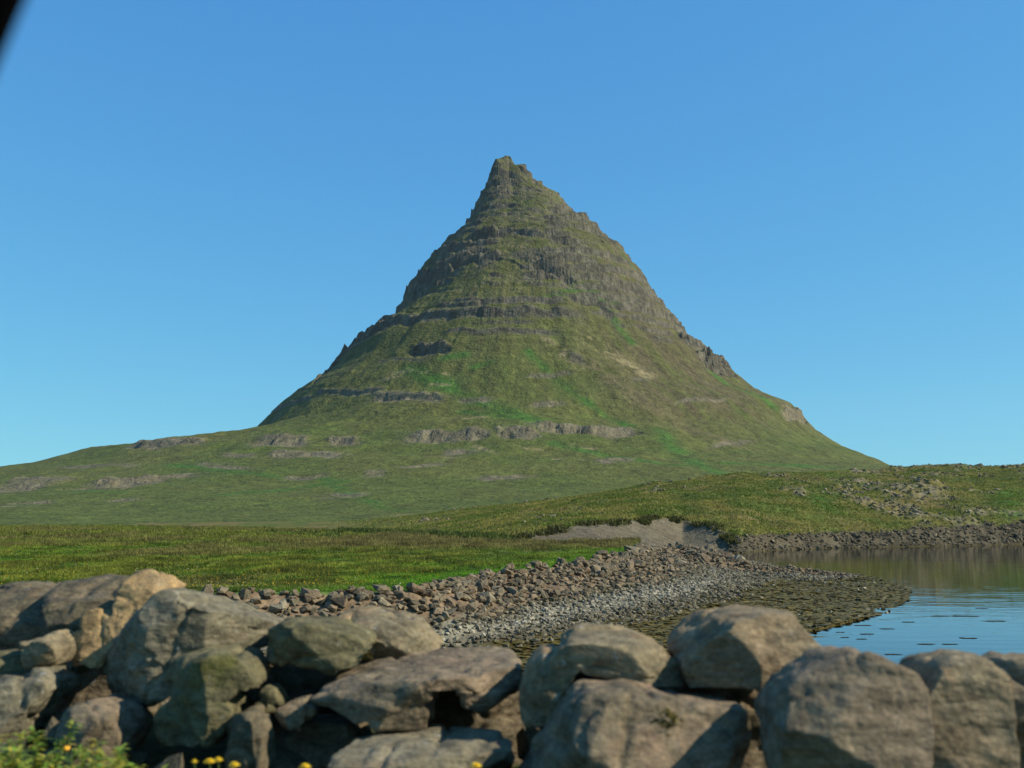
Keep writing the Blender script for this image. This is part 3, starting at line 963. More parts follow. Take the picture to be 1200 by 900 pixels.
# tiny yellow and white flowers in the field
n = 1500
px = rng.uniform(0, 520, n); py = 697 - 60 * rng.random(n) ** 2.2
X_, Y_, Z_ = on_z(px, py, 2.1)
zz_, M = ground_fn(X_, Y_)
ok = M['fld'] & (M['dE'] > .4)
X_, Y_, zz_ = X_[ok], Y_[ok], zz_[ok]
isw = rng.random(len(X_)) > .93
cc = np.where(isw[:, None], np.array([[.6, .6, .55]]), np.array([[.45, .33, .02]]))
tag(scatter("field_flowers", np.stack([X_, Y_, zz_ + .27], -1), rng.uniform(.03, .06, len(X_)), cc, smat, PROTO[:3]), kind="stuff")

# ------------------------------------------------------------------ roadside embankment
def build_embankment():
    xs = np.linspace(-60, 60, 220); ys = np.linspace(-14, 19, 110)
    X, Y = np.meshgrid(xs, ys)
    Z = np.interp(Y, [-14, 4.3, 5.2, 7.6, 9.0, 18, 19], [3.12, 3.10, 3.0, 3.2, 3.05, -.5, -.9]) + .05 * fbm(X / .8, Y / .8, 0, 3, 600)
    n = fbm(X / 1.1, Y / 1.1, 0, 3, 601)
    c = np.array([.045, .055, .02])[None, None] * (1 + .5 * n[..., None]) + np.array([.03, .02, .015]) * (n[..., None] > .1)
    o = mesh_np("embankment", np.stack([X, Y, Z], -1).reshape(-1, 3), grid_faces(110, 220), terrain_mat("embankment_soil", [(6, .6, 1.4, None)], [(9, .05)]), np.clip(c, .01, 1).reshape(-1, 3))
    tag(o, kind="structure")


build_embankment()


# ------------------------------------------------------------------ boulders of the roadside barrier
def boulder_mat(name, a, b, stain, lichen=.5, seed=0.0):
    m, t, p = nodemat(name)
    tc = N(t, "ShaderNodeTexCoord")
    mp = N(t, "ShaderNodeMapping"); mp.inputs["Location"].default_value = (seed, seed * 1.7, seed * .6)
    t.links.new(tc.outputs["Object"], mp.inputs[0])
    v = mp.outputs[0]

    def nz(sc, lo, hi, det=6, st=None, clampto=(0., 1.)):
        vv = v
        if st:
            m2 = N(t, "ShaderNodeMapping"); m2.inputs["Scale"].default_value = st
            m2.inputs["Rotation"].default_value = (.2, .15, .3)
            t.links.new(v, m2.inputs[0]); vv = m2.outputs[0]
        n = N(t, "ShaderNodeTexNoise"); n.inputs["Scale"].default_value = sc; n.inputs["Detail"].default_value = det; n.inputs["Roughness"].default_value = .65
        t.links.new(vv, n.inputs["Vector"])
        r = N(t, "ShaderNodeMapRange"); r.inputs[1].default_value = lo; r.inputs[2].default_value = hi
        r.inputs[3].default_value, r.inputs[4].default_value = clampto
        t.links.new(n.outputs[0], r.inputs[0])
        return r.outputs[0]

    a, b, stain = (tuple(q * w_ * .93 for q, w_ in zip(c_, BALANCE)) for c_ in (a, b, stain))

    def mix(f, c1, c2):
        x = N(t, "ShaderNodeMix", data_type='RGBA')
        t.links.new(f, x.inputs[0])
        for s_, c in ((6, c1), (7, c2)):
            if isinstance(c, tuple): x.inputs[s_].default_value = (*c, 1)
            else: t.links.new(c, x.inputs[s_])
        return x.outputs[2]

    c = mix(nz(1.6, .38, .62), a, b)
    c = mix(nz(2.3, .56, .70), c, stain)
    c = mulcol(t, c, nz(9, .3, .7, 8, (1, 1, 2.4), (.55, 1.42)))
    c = mulcol(t, c, nz(3.2, .42, .5, 5, (1, 1, 1.8), (.80, 1.06)))
    c = mulcol(t, c, nz(42, .3, .7, 4, None, (.68, 1.32)))
    c = mulcol(t, c, nz(5, .30, .42, 6, (.5, .5, 3.5), (.6, 1.0)))
    pl = nz(13, .66, .72, 3)
    m3 = N(t, "ShaderNodeMath", operation='MULTIPLY'); m3.inputs[1].default_value = lichen
    t.links.new(pl, m3.inputs[0])
    c = mix(m3.outputs[0], c, (.36, .36, .32))
    t.links.new(c, p.inputs["Base Color"])
    p.inputs["Roughness"].default_value = .9; p.inputs["Specular IOR Level"].default_value = .2
    prev = None
    for sc, d_, st in ((7, .035, (1, 1, 2.2)), (28, .010, None), (110, .003, None)):
        vv = v
        if st:
            m2 = N(t, "ShaderNodeMapping"); m2.inputs["Scale"].default_value = st; t.links.new(v, m2.inputs[0]); vv = m2.outputs[0]
        n = N(t, "ShaderNodeTexNoise"); n.inputs["Scale"].default_value = sc; n.inputs["Detail"].default_value = 6
        t.links.new(vv, n.inputs["Vector"])
        b_ = N(t, "ShaderNodeBump"); b_.inputs["Distance"].default_value = d_; b_.inputs["Strength"].default_value = .9
        t.links.new(n.outputs[0], b_.inputs["Height"])
        if prev: t.links.new(prev, b_.inputs["Normal"])
        prev = b_.outputs[0]
    t.links.new(prev, p.inputs["Normal"])
    return m


BM = {
 'grey': boulder_mat("grey_basalt", (.175, .165, .14), (.125, .120, .098), (.17, .13, .095), .6, 1),
 'brown': boulder_mat("brown_basalt", (.130, .108, .085), (.090, .084, .066), (.15, .105, .07), .35, 5),
 'sand': boulder_mat("sandy_basalt", (.29, .205, .115), (.25, .19, .115), (.19, .155, .11), .1, 9),
 'tan': boulder_mat("tan_basalt", (.20, .165, .115), (.165, .148, .115), (.24, .165, .11), .6, 14),
 'olive': boulder_mat("mossy_basalt", (.125, .118, .078), (.095, .092, .06), (.085, .09, .03), .2, 19),
 'orange': boulder_mat("rust_streaked_basalt", (.17, .150, .118), (.20, .155, .112), (.27, .165, .095), .2, 27),
 'plum': boulder_mat("brown_grey_basalt", (.175, .142, .118), (.142, .124, .10), (.20, .14, .115), .25, 33),
}


def hull_into(bm, front, Y0, depth, shrink=.82, drop=0.0):
    """front: [(px,py,dy)] real corners of the rock's near side; the far side is the same outline pushed back by depth"""
    pts = [Vector(tuple(float(c) for c in at(px, py, Y0 + dy))) for px, py, dy in front]
    c = sum(pts, Vector()) / len(pts)
    far = max(p.y for p in pts)
    back = [Vector((c.x + (p.x - c.x) * shrink, far + depth * (.6 + .4 * ((i * 37) % 10) / 10), c.z + (p.z - c.z) * shrink - drop)) for i, p in enumerate(pts)]
    mid = [Vector((c.x + (p.x - c.x) * .97, p.y * .45 + (far + depth * .5) * .55, c.z + (p.z - c.z) * .97 - drop * .3)) for p in pts]
    b2 = bmesh.new()
    for p in pts + back + mid: b2.verts.new(p)
    bmesh.ops.convex_hull(b2, input=b2.verts)
    for v in [v for v in b2.verts if not v.link_faces]: b2.verts.remove(v)
    bmesh.ops.recalc_face_normals(b2, faces=b2.faces)
    me = bpy.data.meshes.new("tmp"); b2.to_mesh(me); b2.free()
    bm.from_mesh(me); bpy.data.meshes.remove(me)


def boulder(label, mat, parts, Y0, depth=.7, amp=1.0, drop=0.0, vox=.020, seed=None, group=None):
    boulder.k += 1
    k = seed or boulder.k
    bm = bmesh.new()
    for fr in parts: hull_into(bm, fr, Y0, depth, drop=drop)
    me = bpy.data.meshes.new("boulder"); bm.to_mesh(me); bm.free()
    o = bpy.data.objects.new("boulder", me); COL.objects.link(o)
    md = o.modifiers.new("r", 'REMESH'); md.mode = 'VOXEL'; md.voxel_size = vox
    sm = o.modifiers.new("s", 'SMOOTH'); sm.factor = .3; sm.iterations = 1
    dg = bpy.context.evaluated_depsgraph_get()
    me2 = bpy.data.meshes.new_from_object(o.evaluated_get(dg))
    o.modifiers.clear(); o.data = me2; bpy.data.meshes.remove(me)
    me2.name = "boulder"
    n = len(me2.vertices)
    co = np.zeros(n * 3, np.float32); me2.vertices.foreach_get("co", co); co = co.reshape(-1, 3).astype(float)
    no = np.zeros(n * 3, np.float32); me2.vertices.foreach_get("normal", no); no = no.reshape(-1, 3)
    s_ = k * 3.17
    x, y, z = co[:, 0] + s_, co[:, 1], co[:, 2]
    # broken facets: shave the rock with random planes
    rk_ = random.Random(k * 13 + 5)
    cen = co.mean(0); ext = (co.max(0) - co.min(0))
    for ci in range(12):
        if ci < 7:      # large fracture faces on the near side
            nv = np.array([rk_.gauss(0, .75), -1.1 - abs(rk_.gauss(0, .4)), rk_.gauss(.2, .7)]); lo_, hi_ = .62, .90
        else:           # small chips anywhere
            nv = np.array([rk_.gauss(0, 1), rk_.gauss(-.3, 1), rk_.gauss(.2, 1)]); lo_, hi_ = .95, .99
        nv /= np.linalg.norm(nv)
        pr = (co - cen) @ nv
        h = pr.max() * rk_.uniform(lo_, hi_)
        over = np.maximum(0, pr - h)
        co = co - nv[None] * (over * .97)[:, None]
    x, y, z = co[:, 0] + s_, co[:, 1], co[:, 2]
    d = .007 * fbm(x * 2.2, y * 2.2, z * 3.0, 3, 700)
    for ci in range(3):     # cracks
        nv = np.array([rk_.gauss(0, 1), rk_.gauss(0, .5), rk_.gauss(0, 1.2)]); nv /= np.linalg.norm(nv)
        pr = (co - cen) @ nv - rk_.uniform(-.2, .2) + .05 * fbm(x * 3, y * 3, z * 3, 2, 740 + ci)
        d = d - .028 * np.exp(-(pr / .016) ** 2) * sstep(-.1, .25, noise(x * 2, y * 2, z * 2, 750 + ci))
    d = d - .030 * np.maximum(0, 1 - np.abs(noise(x * 2.6, y * 2.6, z * 4.5, 710)) * 9) * sstep(-.1, .4, noise(x * 1.3, y * 1.3, z * 1.3, 715))
    d = d + .020 * fbm(x * 9, y * 9, z * 14, 3, 720) + .012 * np.maximum(0, noise(x * 6, y * 6, z * 9, 725)) ** .5 * np.sign(noise(x * 2.2, y * 2.2, z * 2.2, 726))
    lay = z * 7 + x * .9 + .8 * noise(x * 1.5, y * 1.5, z * 1.5, 730)
    d = d + .012 * (np.abs(lay - np.round(lay)) - .25)
    co = co + no * (d * amp)[:, None]
    piv = np.array([co[:, 0].mean(), co[:, 1].mean(), co[:, 2].min()])
    co -= piv
    me2.vertices.foreach_set("co", co.astype(np.float32).ravel())
    me2.polygons.foreach_set("use_smooth", np.full(len(me2.polygons), True))
    me2.materials.clear(); me2.materials.append(BM[mat])
    me2.update()
    o.location = piv
    tag(o, label, "boulder", group)
    return o


boulder.k = 0
GB = "boulders of the roadside barrier"
B = boulder
B("broad brown-grey slab boulder at the left edge below the field", 'brown',
  [[(-70, 700, .9), (-20, 688, 1.0), (2, 685, .95), (26, 683, .9), (54, 695, .7), (78, 722, .2), (66, 740, -.15), (30, 756, -.2), (0, 764, -.2), (-70, 780, -.2)]], 7.2, .6, group=GB)
B("domed grey slab boulder leaning behind the sandy yellow rock", 'brown',
  [[(50, 698, .7), (75, 680, .9), (115, 675, .95), (153, 676, .9), (180, 690, .6), (160, 735, 0), (110, 758, -.1), (63, 742, -.15), (40, 728, .1)]], 7.0, .6, group=GB)
B("sandy yellow boulder rising to a blunt top beside the big pointed rock", 'sand',
  [[(146, 684, .45), (157, 672, .5), (168, 668, .5), (188, 674, .45), (194, 690, .35), (182, 704, .2), (136, 757, -.1), (113, 776, -.1), (98, 740, -.35), (118, 715, -.1)],
   [(84, 722, .1), (110, 716, .1), (136, 757, -.1), (113, 778, -.1), (90, 770, -.2), (82, 740, -.25)],
   [(62, 750, .0), (84, 742, .05), (120, 750, .0), (112, 779, -.2), (84, 781, -.25), (60, 777, -.1), (57, 763, 0)]], 6.7, .5, group=GB)
B("small squarish brown block under the broad left slab", 'tan',
  [[(22, 753, .1), (40, 745, .15), (56, 742, .1), (55, 765, -.15), (52, 785, -.1), (27, 786, .0), (33, 760, -.15)]], 6.5, .4, group=GB)
B("dull rock wedge at the left edge beneath the broad slab", 'olive',
  [[(-40, 768, .1), (14, 764, .1), (16, 785, -.1), (30, 788, -.1), (0, 798, -.15), (-40, 805, -.1)]], 6.55, .4, group=GB)
B("smooth sloping boulder at the left edge above the green weeds", 'grey',
  [[(-60, 806, .3), (0, 796, .35), (49, 782, .4), (52, 799, .2), (28, 822, -.1), (6, 840, -.25), (-60, 850, -.35), (10, 900, .3), (-60, 930, .2)]], 6.0, .5, group=GB)
B("upright brown-grey boulder between the two clumps of weeds", 'plum',
  [[(56, 930, .1), (62, 870, .1), (70, 845, .15), (82, 829, .2), (95, 823, .2), (115, 834, .1), (137, 837, .25), (146, 850, .25), (164, 858, .35), (140, 885, .1), (120, 930, 0), (108, 850, -.15), (100, 930, -.2)]], 5.7, .4, group=GB)
B("big pointed boulder with a dark triangular front face and pale sloping top", 'grey',
  [[(182, 696, .0), (165, 712, .25), (144, 735, .45), (124, 764, .65), (115, 786, .75), (130, 812, .7), (156, 838, .35), (168, 833, .2), (172, 806, .05), (194, 792, -.1), (262, 766, -.3),
    (200, 689, .5), (245, 709, .6), (315, 729, .5), (314, 750, .0), (312, 761, -.15), (290, 771, -.3)]], 6.1, .5, group=GB)
B("rounded lumpy boulder propped under the big pointed rock", 'olive',
  [[(190, 795, .4), (200, 775, .35), (220, 766, .25), (245, 763, .15), (268, 767, .1), (290, 778, .15), (303, 806, .15), (277, 815, -.05), (250, 826, -.1), (215, 822, .05), (272, 800, -.2), (235, 785, -.12)],
   [(186, 830, .2), (205, 812, .1), (240, 812, .0), (268, 832, -.05), (263, 850, -.1), (252, 852, -.15), (243, 884, -.1), (214, 882, -.15), (178, 875, .05)]], 5.75, .4, group=GB)
B("little mossy rock wedged right of the rounded lumpy boulder", 'olive',
  [[(294, 836, .1), (302, 810, .1), (313, 802, .15), (322, 808, .1), (330, 830, .1), (318, 844, -.05), (298, 843, -.05)]], 5.95, .3, group=GB)
B("dull upright block near the yellow flowers at the lower left", 'brown',
  [[(262, 842, .15), (285, 834, .1), (301, 838, .1), (306, 870, .0), (305, 930, -.05), (260, 930, .0), (282, 860, -.1)]], 5.55, .35, group=GB)
B("ledged boulder with a dark left face right of the pale sloping top", 'olive',
  [[(311, 738, .35), (326, 730, .3), (352, 736, .0), (375, 733, .2), (398, 729, .5), (428, 742, .4), (432, 762, .05), (412, 785, -.1), (396, 796, -.15), (370, 789, -.15), (350, 779, -.12), (330, 774, .15), (311, 774, .35)]], 6.0, .5, group=GB)
B("tan boulder in the second row below the rubble bank", 'tan',
  [[(380, 736, .45), (400, 722, .6), (424, 711, .7), (452, 717, .7), (470, 727, .6), (488, 726, .6), (500, 742, .5), (517, 768, .3), (500, 792, -.1), (440, 800, -.1), (405, 785, -.05), (450, 760, .1)]], 6.3, .6, group=GB)
B("long tilted slab boulder with a broad sunlit top in the middle of the barrier", 'plum',
  [[(361, 820, .25), (400, 797, .5), (439, 780, .8), (500, 772, .9), (520, 785, .6), (500, 815, .0), (488, 826, -.25), (468, 810, -.2), (407, 838, -.35), (407, 868, -.25), (442, 879, -.25), (494, 873, -.15), (500, 848, -.15)],
   [(430, 790, .5), (482, 772, .9), (525, 768, 1.0), (604, 768, .9), (613, 786, .5), (606, 800, .1), (540, 806, -.15), (470, 812, -.15)],
   [(536, 798, .1), (611, 788, .4), (608, 817, .2), (580, 812, .0), (572, 842, .05), (557, 847, .05), (546, 828, .05)]], 5.5, .45, group=GB)
B("flat slab boulder at the bottom edge with a yellow flower before it", 'grey',
  [[(370, 898, .1), (395, 886, .25), (453, 875, .35), (482, 872, .4), (540, 871, .4), (592, 873, .4), (606, 884, .2), (598, 902, .0), (560, 930, -.1), (400, 930, -.1)]], 4.95, .5, group=GB)
B("small flat stone resting between the tilted slab and the bottom slab", 'tan',
  [[(500, 873, .05), (512, 866, .1), (531, 872, .05), (520, 880, -.03), (505, 880, -.03)]], 5.4, .2, .5, group=GB)
B("small sunlit block set against the left end of the tilted slab", 'orange',
  [[(320, 834, .1), (345, 822, .2), (361, 818, .2), (367, 842, -.02), (352, 855, -.08), (333, 864, -.08), (323, 856, .0)]], 5.75, .3, group=GB)
B("dark boulder in the shade under the left end of the tilted slab", 'brown',
  [[(312, 862, .2), (340, 850, .2), (405, 850, .1), (420, 880, .0), (400, 930, -.1), (305, 930, .0)]], 5.85, .5, group=GB)
B("boulder added to catch shade in the hollow beneath the tilted slab's right end", 'brown',
  [[(480, 800, .2), (560, 792, .3), (630, 800, .2), (640, 930, 0), (470, 930, 0)]], 6.35, .6, group=GB)  # added behind the slab so that the hollow reads as shade
B("large pale humped boulder in the centre with a shaded left face", 'tan',
  [[(655, 762, .3), (668, 748, .4), (681, 741, .5), (722, 739, .6), (745, 744, .5), (780, 757, .4), (800, 783, .25), (818, 818, .1), (790, 820, -.05), (740, 812, -.15), (690, 808, -.2), (668, 790, -.15), (656, 772, .0), (720, 765, .0)],
   [(620, 777, .5), (640, 765, .45), (660, 772, .1), (676, 800, -.15), (670, 815, -.1), (642, 852, .2), (618, 857, .45), (607, 815, .6)]], 5.1, .5, group=GB)
B("wedge boulder with a dark left face and an orange-stained sunlit right face", 'orange',
  [[(780, 758, .95), (791, 738, 1.0), (811, 732, .9), (849, 727, .6), (874, 727, .25), (906, 720, .45), (931, 720, .5), (951, 742, .45), (980, 774, .4), (957, 803, .1), (938, 820, .0), (885, 818, -.2),
    (836, 812, -.22), (812, 814, .3)]], 4.9, .4, group=GB)
B("massive cracked boulder at the bottom centre with its left side in shade", 'plum',
  [[(674, 826, .2), (694, 822, .0), (740, 808, .25), (780, 815, .35), (800, 826, .25), (795, 870, -.1), (790, 930, -.15), (698, 930, -.2), (694, 870, -.15), (600, 930, .8), (628, 866, .7)],
   [(750, 820, .3), (793, 822, .4), (837, 826, .45), (882, 838, .3), (892, 860, .15), (860, 872, -.05), (790, 868, -.12), (758, 850, -.05)],
   [(760, 860, -.05), (860, 864, .05), (906, 870, .15), (900, 892, .05), (885, 930, .0), (760, 930, -.2)]], 4.65, .5, group=GB)
B("huge smooth brown-grey boulder at the lower right in front of the water", 'plum',
  [[(916, 930, .10), (919, 860, .08), (935, 813, .12), (956, 792, .2), (984, 772, .28), (1004, 763, .3), (1027, 766, .28), (1052, 781, .2), (1092, 799, .12), (1112, 830, .0), (1115, 930, -.1),
    (960, 850, -.12), (1060, 860, -.14), (975, 930, -.2), (1080, 930, -.22)]], 4.25, .6, .8, vox=.022, group=GB)
B("rounded boulder at the lower right with a faint orange streak", 'orange',
  [[(1062, 830, .3), (1098, 780, .28), (1116, 768, .3), (1143, 763, .3), (1166, 774, .25), (1186, 797, .2), (1204, 830, .12), (1215, 930, .05), (1060, 930, .25), (1092, 850, .0), (1120, 840, -.1), (1170, 850, -.1)]], 4.25, .5, .8, vox=.022, group=GB)
B("brown-grey rock wedged low between the two big boulders at the lower right", 'plum',
  [[(1040, 805, .2), (1062, 790, .25), (1092, 792, .25), (1112, 815, .15), (1118, 930, 0), (1020, 930, 0), (1066, 850, -.12)]], 4.5, .4, group=GB)
B("dark rust-topped rock cut by the right edge of the picture", 'orange',
  [[(1172, 792, .2), (1184, 777, .25), (1205, 770, .3), (1250, 768, .2), (1275, 860, .0), (1240, 930, -.1), (1190, 930, -.1), (1180, 850, .0)]], 4.8, .5, group=GB)
# rocks behind the gaps of the front row and just outside the frame on both sides
B("shaded rock deep in the gap above the weeds at the left edge", 'brown', [[(-30, 790, .2), (60, 740, .3), (150, 735, .3), (190, 800, .3), (200, 930, 0), (-30, 930, 0)]], 7.5, .6, group=GB)
B("shaded rock deep in the gap between pointed boulder and ledged boulder", 'brown', [[(270, 782, .2), (330, 775, .3), (420, 785, .3), (430, 880, 0), (270, 880, 0)]], 6.7, .6, group=GB)
B("shaded rock deep in the gap under the orange-stained wedge boulder", 'brown', [[(770, 790, .3), (950, 785, .3), (970, 930, 0), (790, 930, 0)]], 5.5, .5, group=GB)
for q, (px, py, YY) in enumerate([(1330, 790, 4.7), (1430, 760, 5.3), (-150, 770, 6.6), (-260, 720, 7.2), (-240, 850, 5.9), (1550, 800, 4.8)]):
    w_ = 85
    fr = [(px - w_, py + 10, .3), (px - w_ * .5, py - 35, .4), (px + w_ * .4, py - 40, .4), (px + w_, py, .2), (px + w_ * 1.05, py + 140, -.1), (px - w_ * .9, py + 140, .0), (px + 10, py + 30, -.2)]
    B("grey boulder of the barrier continuing beyond the frame", 'grey', [fr], YY, .5, group="barrier boulders beyond the frame")

wedge_mat = random_stone_mat("wedge_stone", [(.13, .115, .088), (.09, .082, .065), (.16, .14, .105)], 5)
pos = []
for k in range(90):
    px = random.uniform(-40, 1240); YY = random.uniform(5.6, 7.4) if px < 560 else random.uniform(5.0, 6.4)
    pos.append((px / F * YY - 600 / F * YY, YY, 3.05 + random.uniform(0, .22) * (YY - 4.6)))
individual_stones("wedged_stone", pos, rng.uniform(.12, .34, len(pos)), wedge_mat, "small broken stone wedged low among the big roadside boulders", "small stones among the boulders")

# ------------------------------------------------------------------ weeds and flowers on the verge
leafm, t_, p_ = nodemat("weed_leaf")
oi = N(t_, "ShaderNodeAttribute", attribute_name="Col")
t_.links.new(oi.outputs["Color"], p_.inputs["Base Color"]); p_.inputs["Roughness"].default_value = .55
tr = N(t_, "ShaderNodeBsdfTranslucent"); mx = N(t_, "ShaderNodeMixShader"); mx.inputs[0].default_value = .35
t_.links.new(oi.outputs["Color"], tr.inputs[0]); t_.links.new(p_.outputs[0], mx.inputs[1]); t_.links.new(tr.outputs[0], mx.inputs[2])
t_.links.new(mx.outputs[0], t_.nodes["Material Output"].inputs[0])


def plain(name, c, rough=.6, spec=.3):
    m, t, p = nodemat(name)
    tc = N(t, "ShaderNodeTexCoord")
    rgb = N(t, "ShaderNodeRGB"); rgb.outputs[0].default_value = (*c, 1)
    t.links.new(mulcol(t, rgb.outputs[0], noise_factor(t, tc.outputs["Object"], 60, .8, 1.2)), p.inputs["Base Color"])
    p.inputs["Roughness"].default_value = rough
    p.inputs["Specular IOR Level"].default_value = spec
    return m


stemm = plain("weed_stem", (.10, .15, .03)); petalm = plain("yellow_petal", (.85, .60, .02)); orangem = plain("orange_petal", (.80, .38, .02))
GZ = 3.1


def tube(pts, r, sides=5):
    V, Fc = [], []
    for i, p in enumerate(pts):
        rr_ = r * (1 - .5 * i / (len(pts) - 1))
        for s_ in range(sides):
            a = 2 * math.pi * s_ / sides
            V.append((p[0] + rr_ * math.cos(a), p[1] + rr_ * math.sin(a), p[2]))
    for i in range(len(pts) - 1):
        for s_ in range(sides):
            a = i * sides + s_; b = i * sides + (s_ + 1) % sides
            Fc.append((a, b, b + sides, a + sides))
    return np.array(V), np.array(Fc)


def join(parts_):
    V, Fc, off = [], [], 0
    for v, f in parts_:
        V.append(v); Fc.append(f + off); off += len(v)
    return np.concatenate(V), np.concatenate(Fc)


def leaf(base, direction, L, W, droop):
    d = Vector(direction).normalized()
    side = d.cross(Vector((0, 0, 1)))
    side = side.normalized() if side.length > 1e-3 else Vector((1, 0, 0))
    up = side.cross(d)
    V = []
    for t, w in ((0, .15), (.3, .9), (.65, .8), (1, .02)):
        c = Vector(base) + d * (L * t) + Vector((0, 0, -droop * L * t * t))
        V += [c - side * W * w * .5 + up * W * .12 * w, c, c + side * W * w * .5 + up * W * .12 * w]
    Fc = []
    for i in range(3):
        a = i * 3
        Fc += [(a, a + 1, a + 4, a + 3), (a + 1, a + 2, a + 5, a + 4)]
    return np.array([v[:] for v in V]), np.array(Fc)


def weed(px, py_top, Y, spread, nst, label, warm, bud=None):
    top = at(px, py_top, Y)
    root = bpy.data.objects.new("leafy_weed", None); COL.objects.link(root); root.location = (top[0], top[1], GZ)
    tag(root, label, "plant")
    H = float(top[2]) - GZ
    st, lv, cols = [], [], []
    for k in range(nst):
        bx_, by_ = random.gauss(0, spread * .3), random.gauss(0, .12)
        hx, hy = bx_ + random.gauss(0, spread * .32), by_ + random.gauss(0, .10)
        h = H * random.uniform(.55, 1.03) * (1 - .35 * min(1, abs(hx) / spread))
        pts = [(bx_ + (hx - bx_) * t, by_ + (hy - by_) * t, h * t) for t in (0, .35, .7, 1)]
        st.append(tube(pts, .004))
        for j in range(60):
            t = random.uniform(.3, 1.0) ** .8
            b_ = (bx_ + (hx - bx_) * t, by_ + (hy - by_) * t, h * t)
            a = random.uniform(0, 6.283)
            v, f = leaf(b_, (math.cos(a), math.sin(a), random.uniform(.1, 1.1)), random.uniform(.035, .075), random.uniform(.014, .028), random.uniform(.1, .6))
            lv.append((v, f))
            g = random.random()
            c = np.array((.13, .27, .03)) * (1 - g) + np.array((.30, .36, .06)) * g
            if random.random() < warm: c = np.array((.36, .33, .05))
            cols.append(np.repeat((c * random.uniform(.7, 1.2))[None], len(v), 0))
    v, f = join(st); mesh_np("stem", v, f, stemm, parent=root)
    v, f = join(lv); o = mesh_np("foliage", v, f, leafm, np.concatenate(cols), parent=root); o["kind"] = "stuff"
    if bud:
        q = at(bud[0], bud[1], Y - .1)
        V, Fc = hull_rock(14, .8)
        mesh_np("flower_head", V * .032 + np.array([q[0] - top[0], q[1] - top[1], q[2] - GZ]), Fc, orangem, parent=root)
        v, f = tube([(q[0] - top[0], .0, .1), (q[0] - top[0], (q[1] - top[1]), float(q[2]) - GZ)], .003)
        mesh_np("flower_stalk", v, f, stemm, parent=root)


weed(22, 848, 4.9, .26, 46, "bright leafy weed with yellowish tips in the bottom left corner", .25)
weed(112, 868, 4.8, .24, 38, "pale green leafy weed before the upright brown-grey boulder", .35, bud=(78, 877))
weed(-70, 850, 4.9, .28, 30, "leafy weed just left of the one in the bottom left corner", .2)
weed(150, 893, 4.8, .2, 16, "low dark green leafy weed at the foot of the rounded lumpy boulder", 0)


def flower(px, py, Y, s_, label):
    q = at(px, py, Y)
    root = bpy.data.objects.new("yellow_flower", None); COL.objects.link(root); root.location = (q[0], q[1], GZ)
    tag(root, label, "flower", "yellow flowers along the bottom edge")
    h = float(q[2]) - GZ
    v, f = tube([(0.03, 0, 0), (.015, 0, h * .5), (0, 0, h)], .004)
    mesh_np("stem", v, f, stemm, parent=root)
    pet = []
    for ring, (n_, L, up) in enumerate(((13, .5, .15), (10, .38, .5), (7, .22, 1.2))):
        for j in range(n_):
            a = 2 * math.pi * (j + .3 * ring) / n_
            pet.append(leaf((0, 0, h + .003 * ring), (math.cos(a), math.sin(a), up), s_ * L, s_ * .16, .1))
    v, f = join(pet); mesh_np("petals", v, f, petalm, parent=root)
    V, Fc = hull_rock(14, .9)
    mesh_np("flower_base", V * s_ * .28 + np.array([0, 0, h - .004]), Fc, stemm, parent=root)
    lv = [leaf((.03, 0, .01), (math.cos(a), math.sin(a), .9), .12, .025, .4) for a in (0.3, 1.6, 2.9, 4.2, 5.4)]
    v, f = join(lv); mesh_np("leaf", v, f, leafm, np.tile(np.array([[.07, .14, .02]]), (len(v), 1)), parent=root)


flower(246, 893, 4.7, .060, "yellow flower, left one of the pair at the bottom edge below the rounded boulder")
flower(256, 891, 4.8, .050, "yellow flower, right one of the pair at the bottom edge below the rounded boulder")
flower(275, 897, 4.7, .058, "yellow flower at the bottom edge before the dull upright block")
flower(358, 899, 4.7, .060, "yellow flower at the bottom edge below the small sunlit block")
flower(558, 898, 4.6, .062, "yellow flower before the flat slab at the bottom edge")
flower(228, 893, 4.85, .035, "small faint yellow bud at the bottom edge left of the flower pair")


def moss(px, py, Y, s_, label):
    q = at(px, py, Y)
    v, c = [], []
    for k in range(60):
        V, Fc = LUMP[k % 8]
        off = np.array([random.gauss(0, .3), random.gauss(0, .12), random.gauss(0, .28)]) * s_
        v.append((V * s_ * random.uniform(.15, .4) * np.array([1, 1, 1.6]) + off + np.array([float(t) for t in q]), Fc))
    V, Fc = join(v)
    o = mesh_np("moss_tuft", V, Fc, leafm, np.tile(np.array([[.13, .105, .015]]), (len(V), 1)) * (1 + .3 * fbm(V[:, 0] * 40, V[:, 1] * 40, V[:, 2] * 40, 2, 800))[:, None], smooth=False)
    tag(o, label, "moss")


def verge_grass():
    n = 900
    px = rng.uniform(-80, 640, n) ; YY = rng.uniform(4.55, 5.3, n)
    X = (px - 600) / F * YY
    keep = rng.random(n) < np.interp(px, [-80, 60, 200, 300, 640], [1, 1, .7, .25, .12])
    X, YY = X[keep], YY[keep]
    cc = lerpc((.05, .09, .018), (.20, .17, .07), (rng.random(len(X)) > .75) * 1.0) * rng.uniform(.6, 1.3, len(X))[:, None]
    tag(tufts("verge_grass", X, YY, np.full(len(X), 3.05), rng.uniform(.10, .42, len(X)) * np.interp(px[keep], [0, 200, 400], [1, .8, .6]), np.full(len(X), .012), cc, gm, 9), kind="stuff")


verge_grass()
moss(781, 843, 4.42, .09, "rusty yellow moss tuft on the massive cracked boulder")
moss(430, 768, 6.15, .05, "small yellowish moss tuft on the ledged boulder")

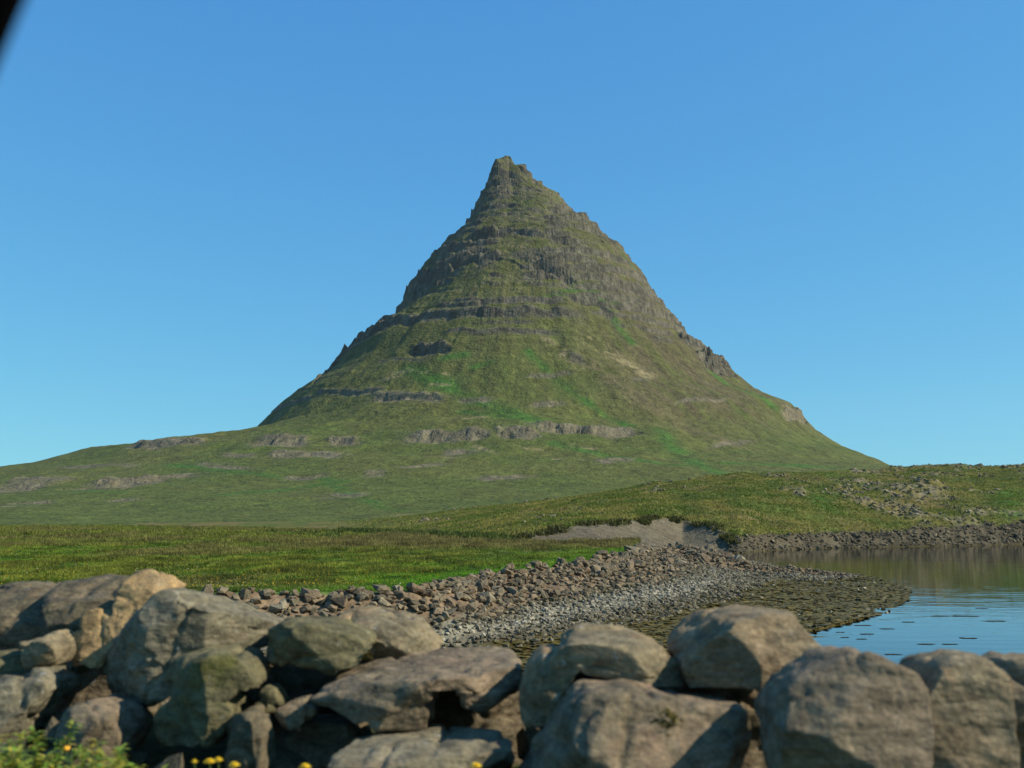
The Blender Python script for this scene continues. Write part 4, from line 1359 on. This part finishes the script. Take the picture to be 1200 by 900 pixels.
# ------------------------------------------------------------------ car window pillar (the picture was taken out of a car)
def build_pillar():
    Y = .80
    root = bpy.data.objects.new("car_window_frame", None); COL.objects.link(root)
    a = Vector(tuple(float(c) for c in at(-56 - 250, 7 + 573, Y))); b = Vector(tuple(float(c) for c in at(-56 + 150, 7 - 344, Y)))
    root.location = a
    tag(root, "black car window pillar crossing the top left corner of the view", "car frame")
    d = (b - a).normalized(); side = d.cross(Vector((0, 1, 0))).normalized(); fw = side.cross(d).normalized()
    hw = 75 / F * Y

    def bar(name, w_, dep, off, mat, sgn=1):
        bm = bmesh.new()
        prof = [(math.cos(t) * w_, math.sin(t) * dep) for t in [2 * math.pi * k / 20 for k in range(20)]]
        prof = [(math.copysign(abs(x / w_) ** .55, x) * w_, math.copysign(abs(y / dep) ** .55, y) * dep) for x, y in prof]
        rings = []
        for s_ in (0, .25, .5, .75, 1):
            c = (b - a) * s_
            rings.append([bm.verts.new(c + side * (x + off) + fw * y) for x, y in prof])
        for r0, r1 in zip(rings[:-1], rings[1:]):
            for k in range(20):
                bm.faces.new((r0[k], r0[(k + 1) % 20], r1[(k + 1) % 20], r1[k]))
        bm.faces.new(rings[0]); bm.faces.new(rings[-1][::-1])
        bmesh.ops.recalc_face_normals(bm, faces=bm.faces)
        me = bpy.data.meshes.new(name); bm.to_mesh(me); bm.free(); me.materials.append(mat)
        o = bpy.data.objects.new(name, me); COL.objects.link(o); o.parent = root

    bar("pillar", hw * .86, .03, -hw * .06 * (1 if side.x > 0 else -1), plain("shade_black_trim", (.002, .002, .002), 1, 0))  # albedo sunk below black plastic, painting in the shade inside the car
    bar("window_seal", hw * .12, .012, hw * .90 * (1 if side.x > 0 else -1), plain("shade_black_rubber", (.002, .002, .002), 1, 0))  # interior shade put into the rubber's colour as well


build_pillar()

# ------------------------------------------------------------------ thin summer haze over the whole place
def build_haze():
    m = bpy.data.materials.new("thin_haze"); m.use_nodes = True
    t = m.node_tree
    t.nodes.remove(t.nodes["Principled BSDF"])
    v = t.nodes.new("ShaderNodeVolumePrincipled")
    v.inputs["Color"].default_value = (.86, .93, 1, 1); v.inputs["Density"].default_value = .000025; v.inputs["Anisotropy"].default_value = .2
    t.links.new(v.outputs[0], t.nodes["Material Output"].inputs["Volume"])
    x0, x1, y0, y1, z0, z1 = -4700, 4700, -4700, 4700, -8, 520
    V = [(x, y, z) for z in (z0, z1) for y in (y0, y1) for x in (x0, x1)]
    Fc = [(0, 2, 3, 1), (4, 5, 7, 6), (0, 1, 5, 4), (2, 6, 7, 3), (0, 4, 6, 2), (1, 3, 7, 5)]
    o = mesh_np("haze", V, Fc, m, smooth=False)
    tag(o, kind="stuff")


build_haze()
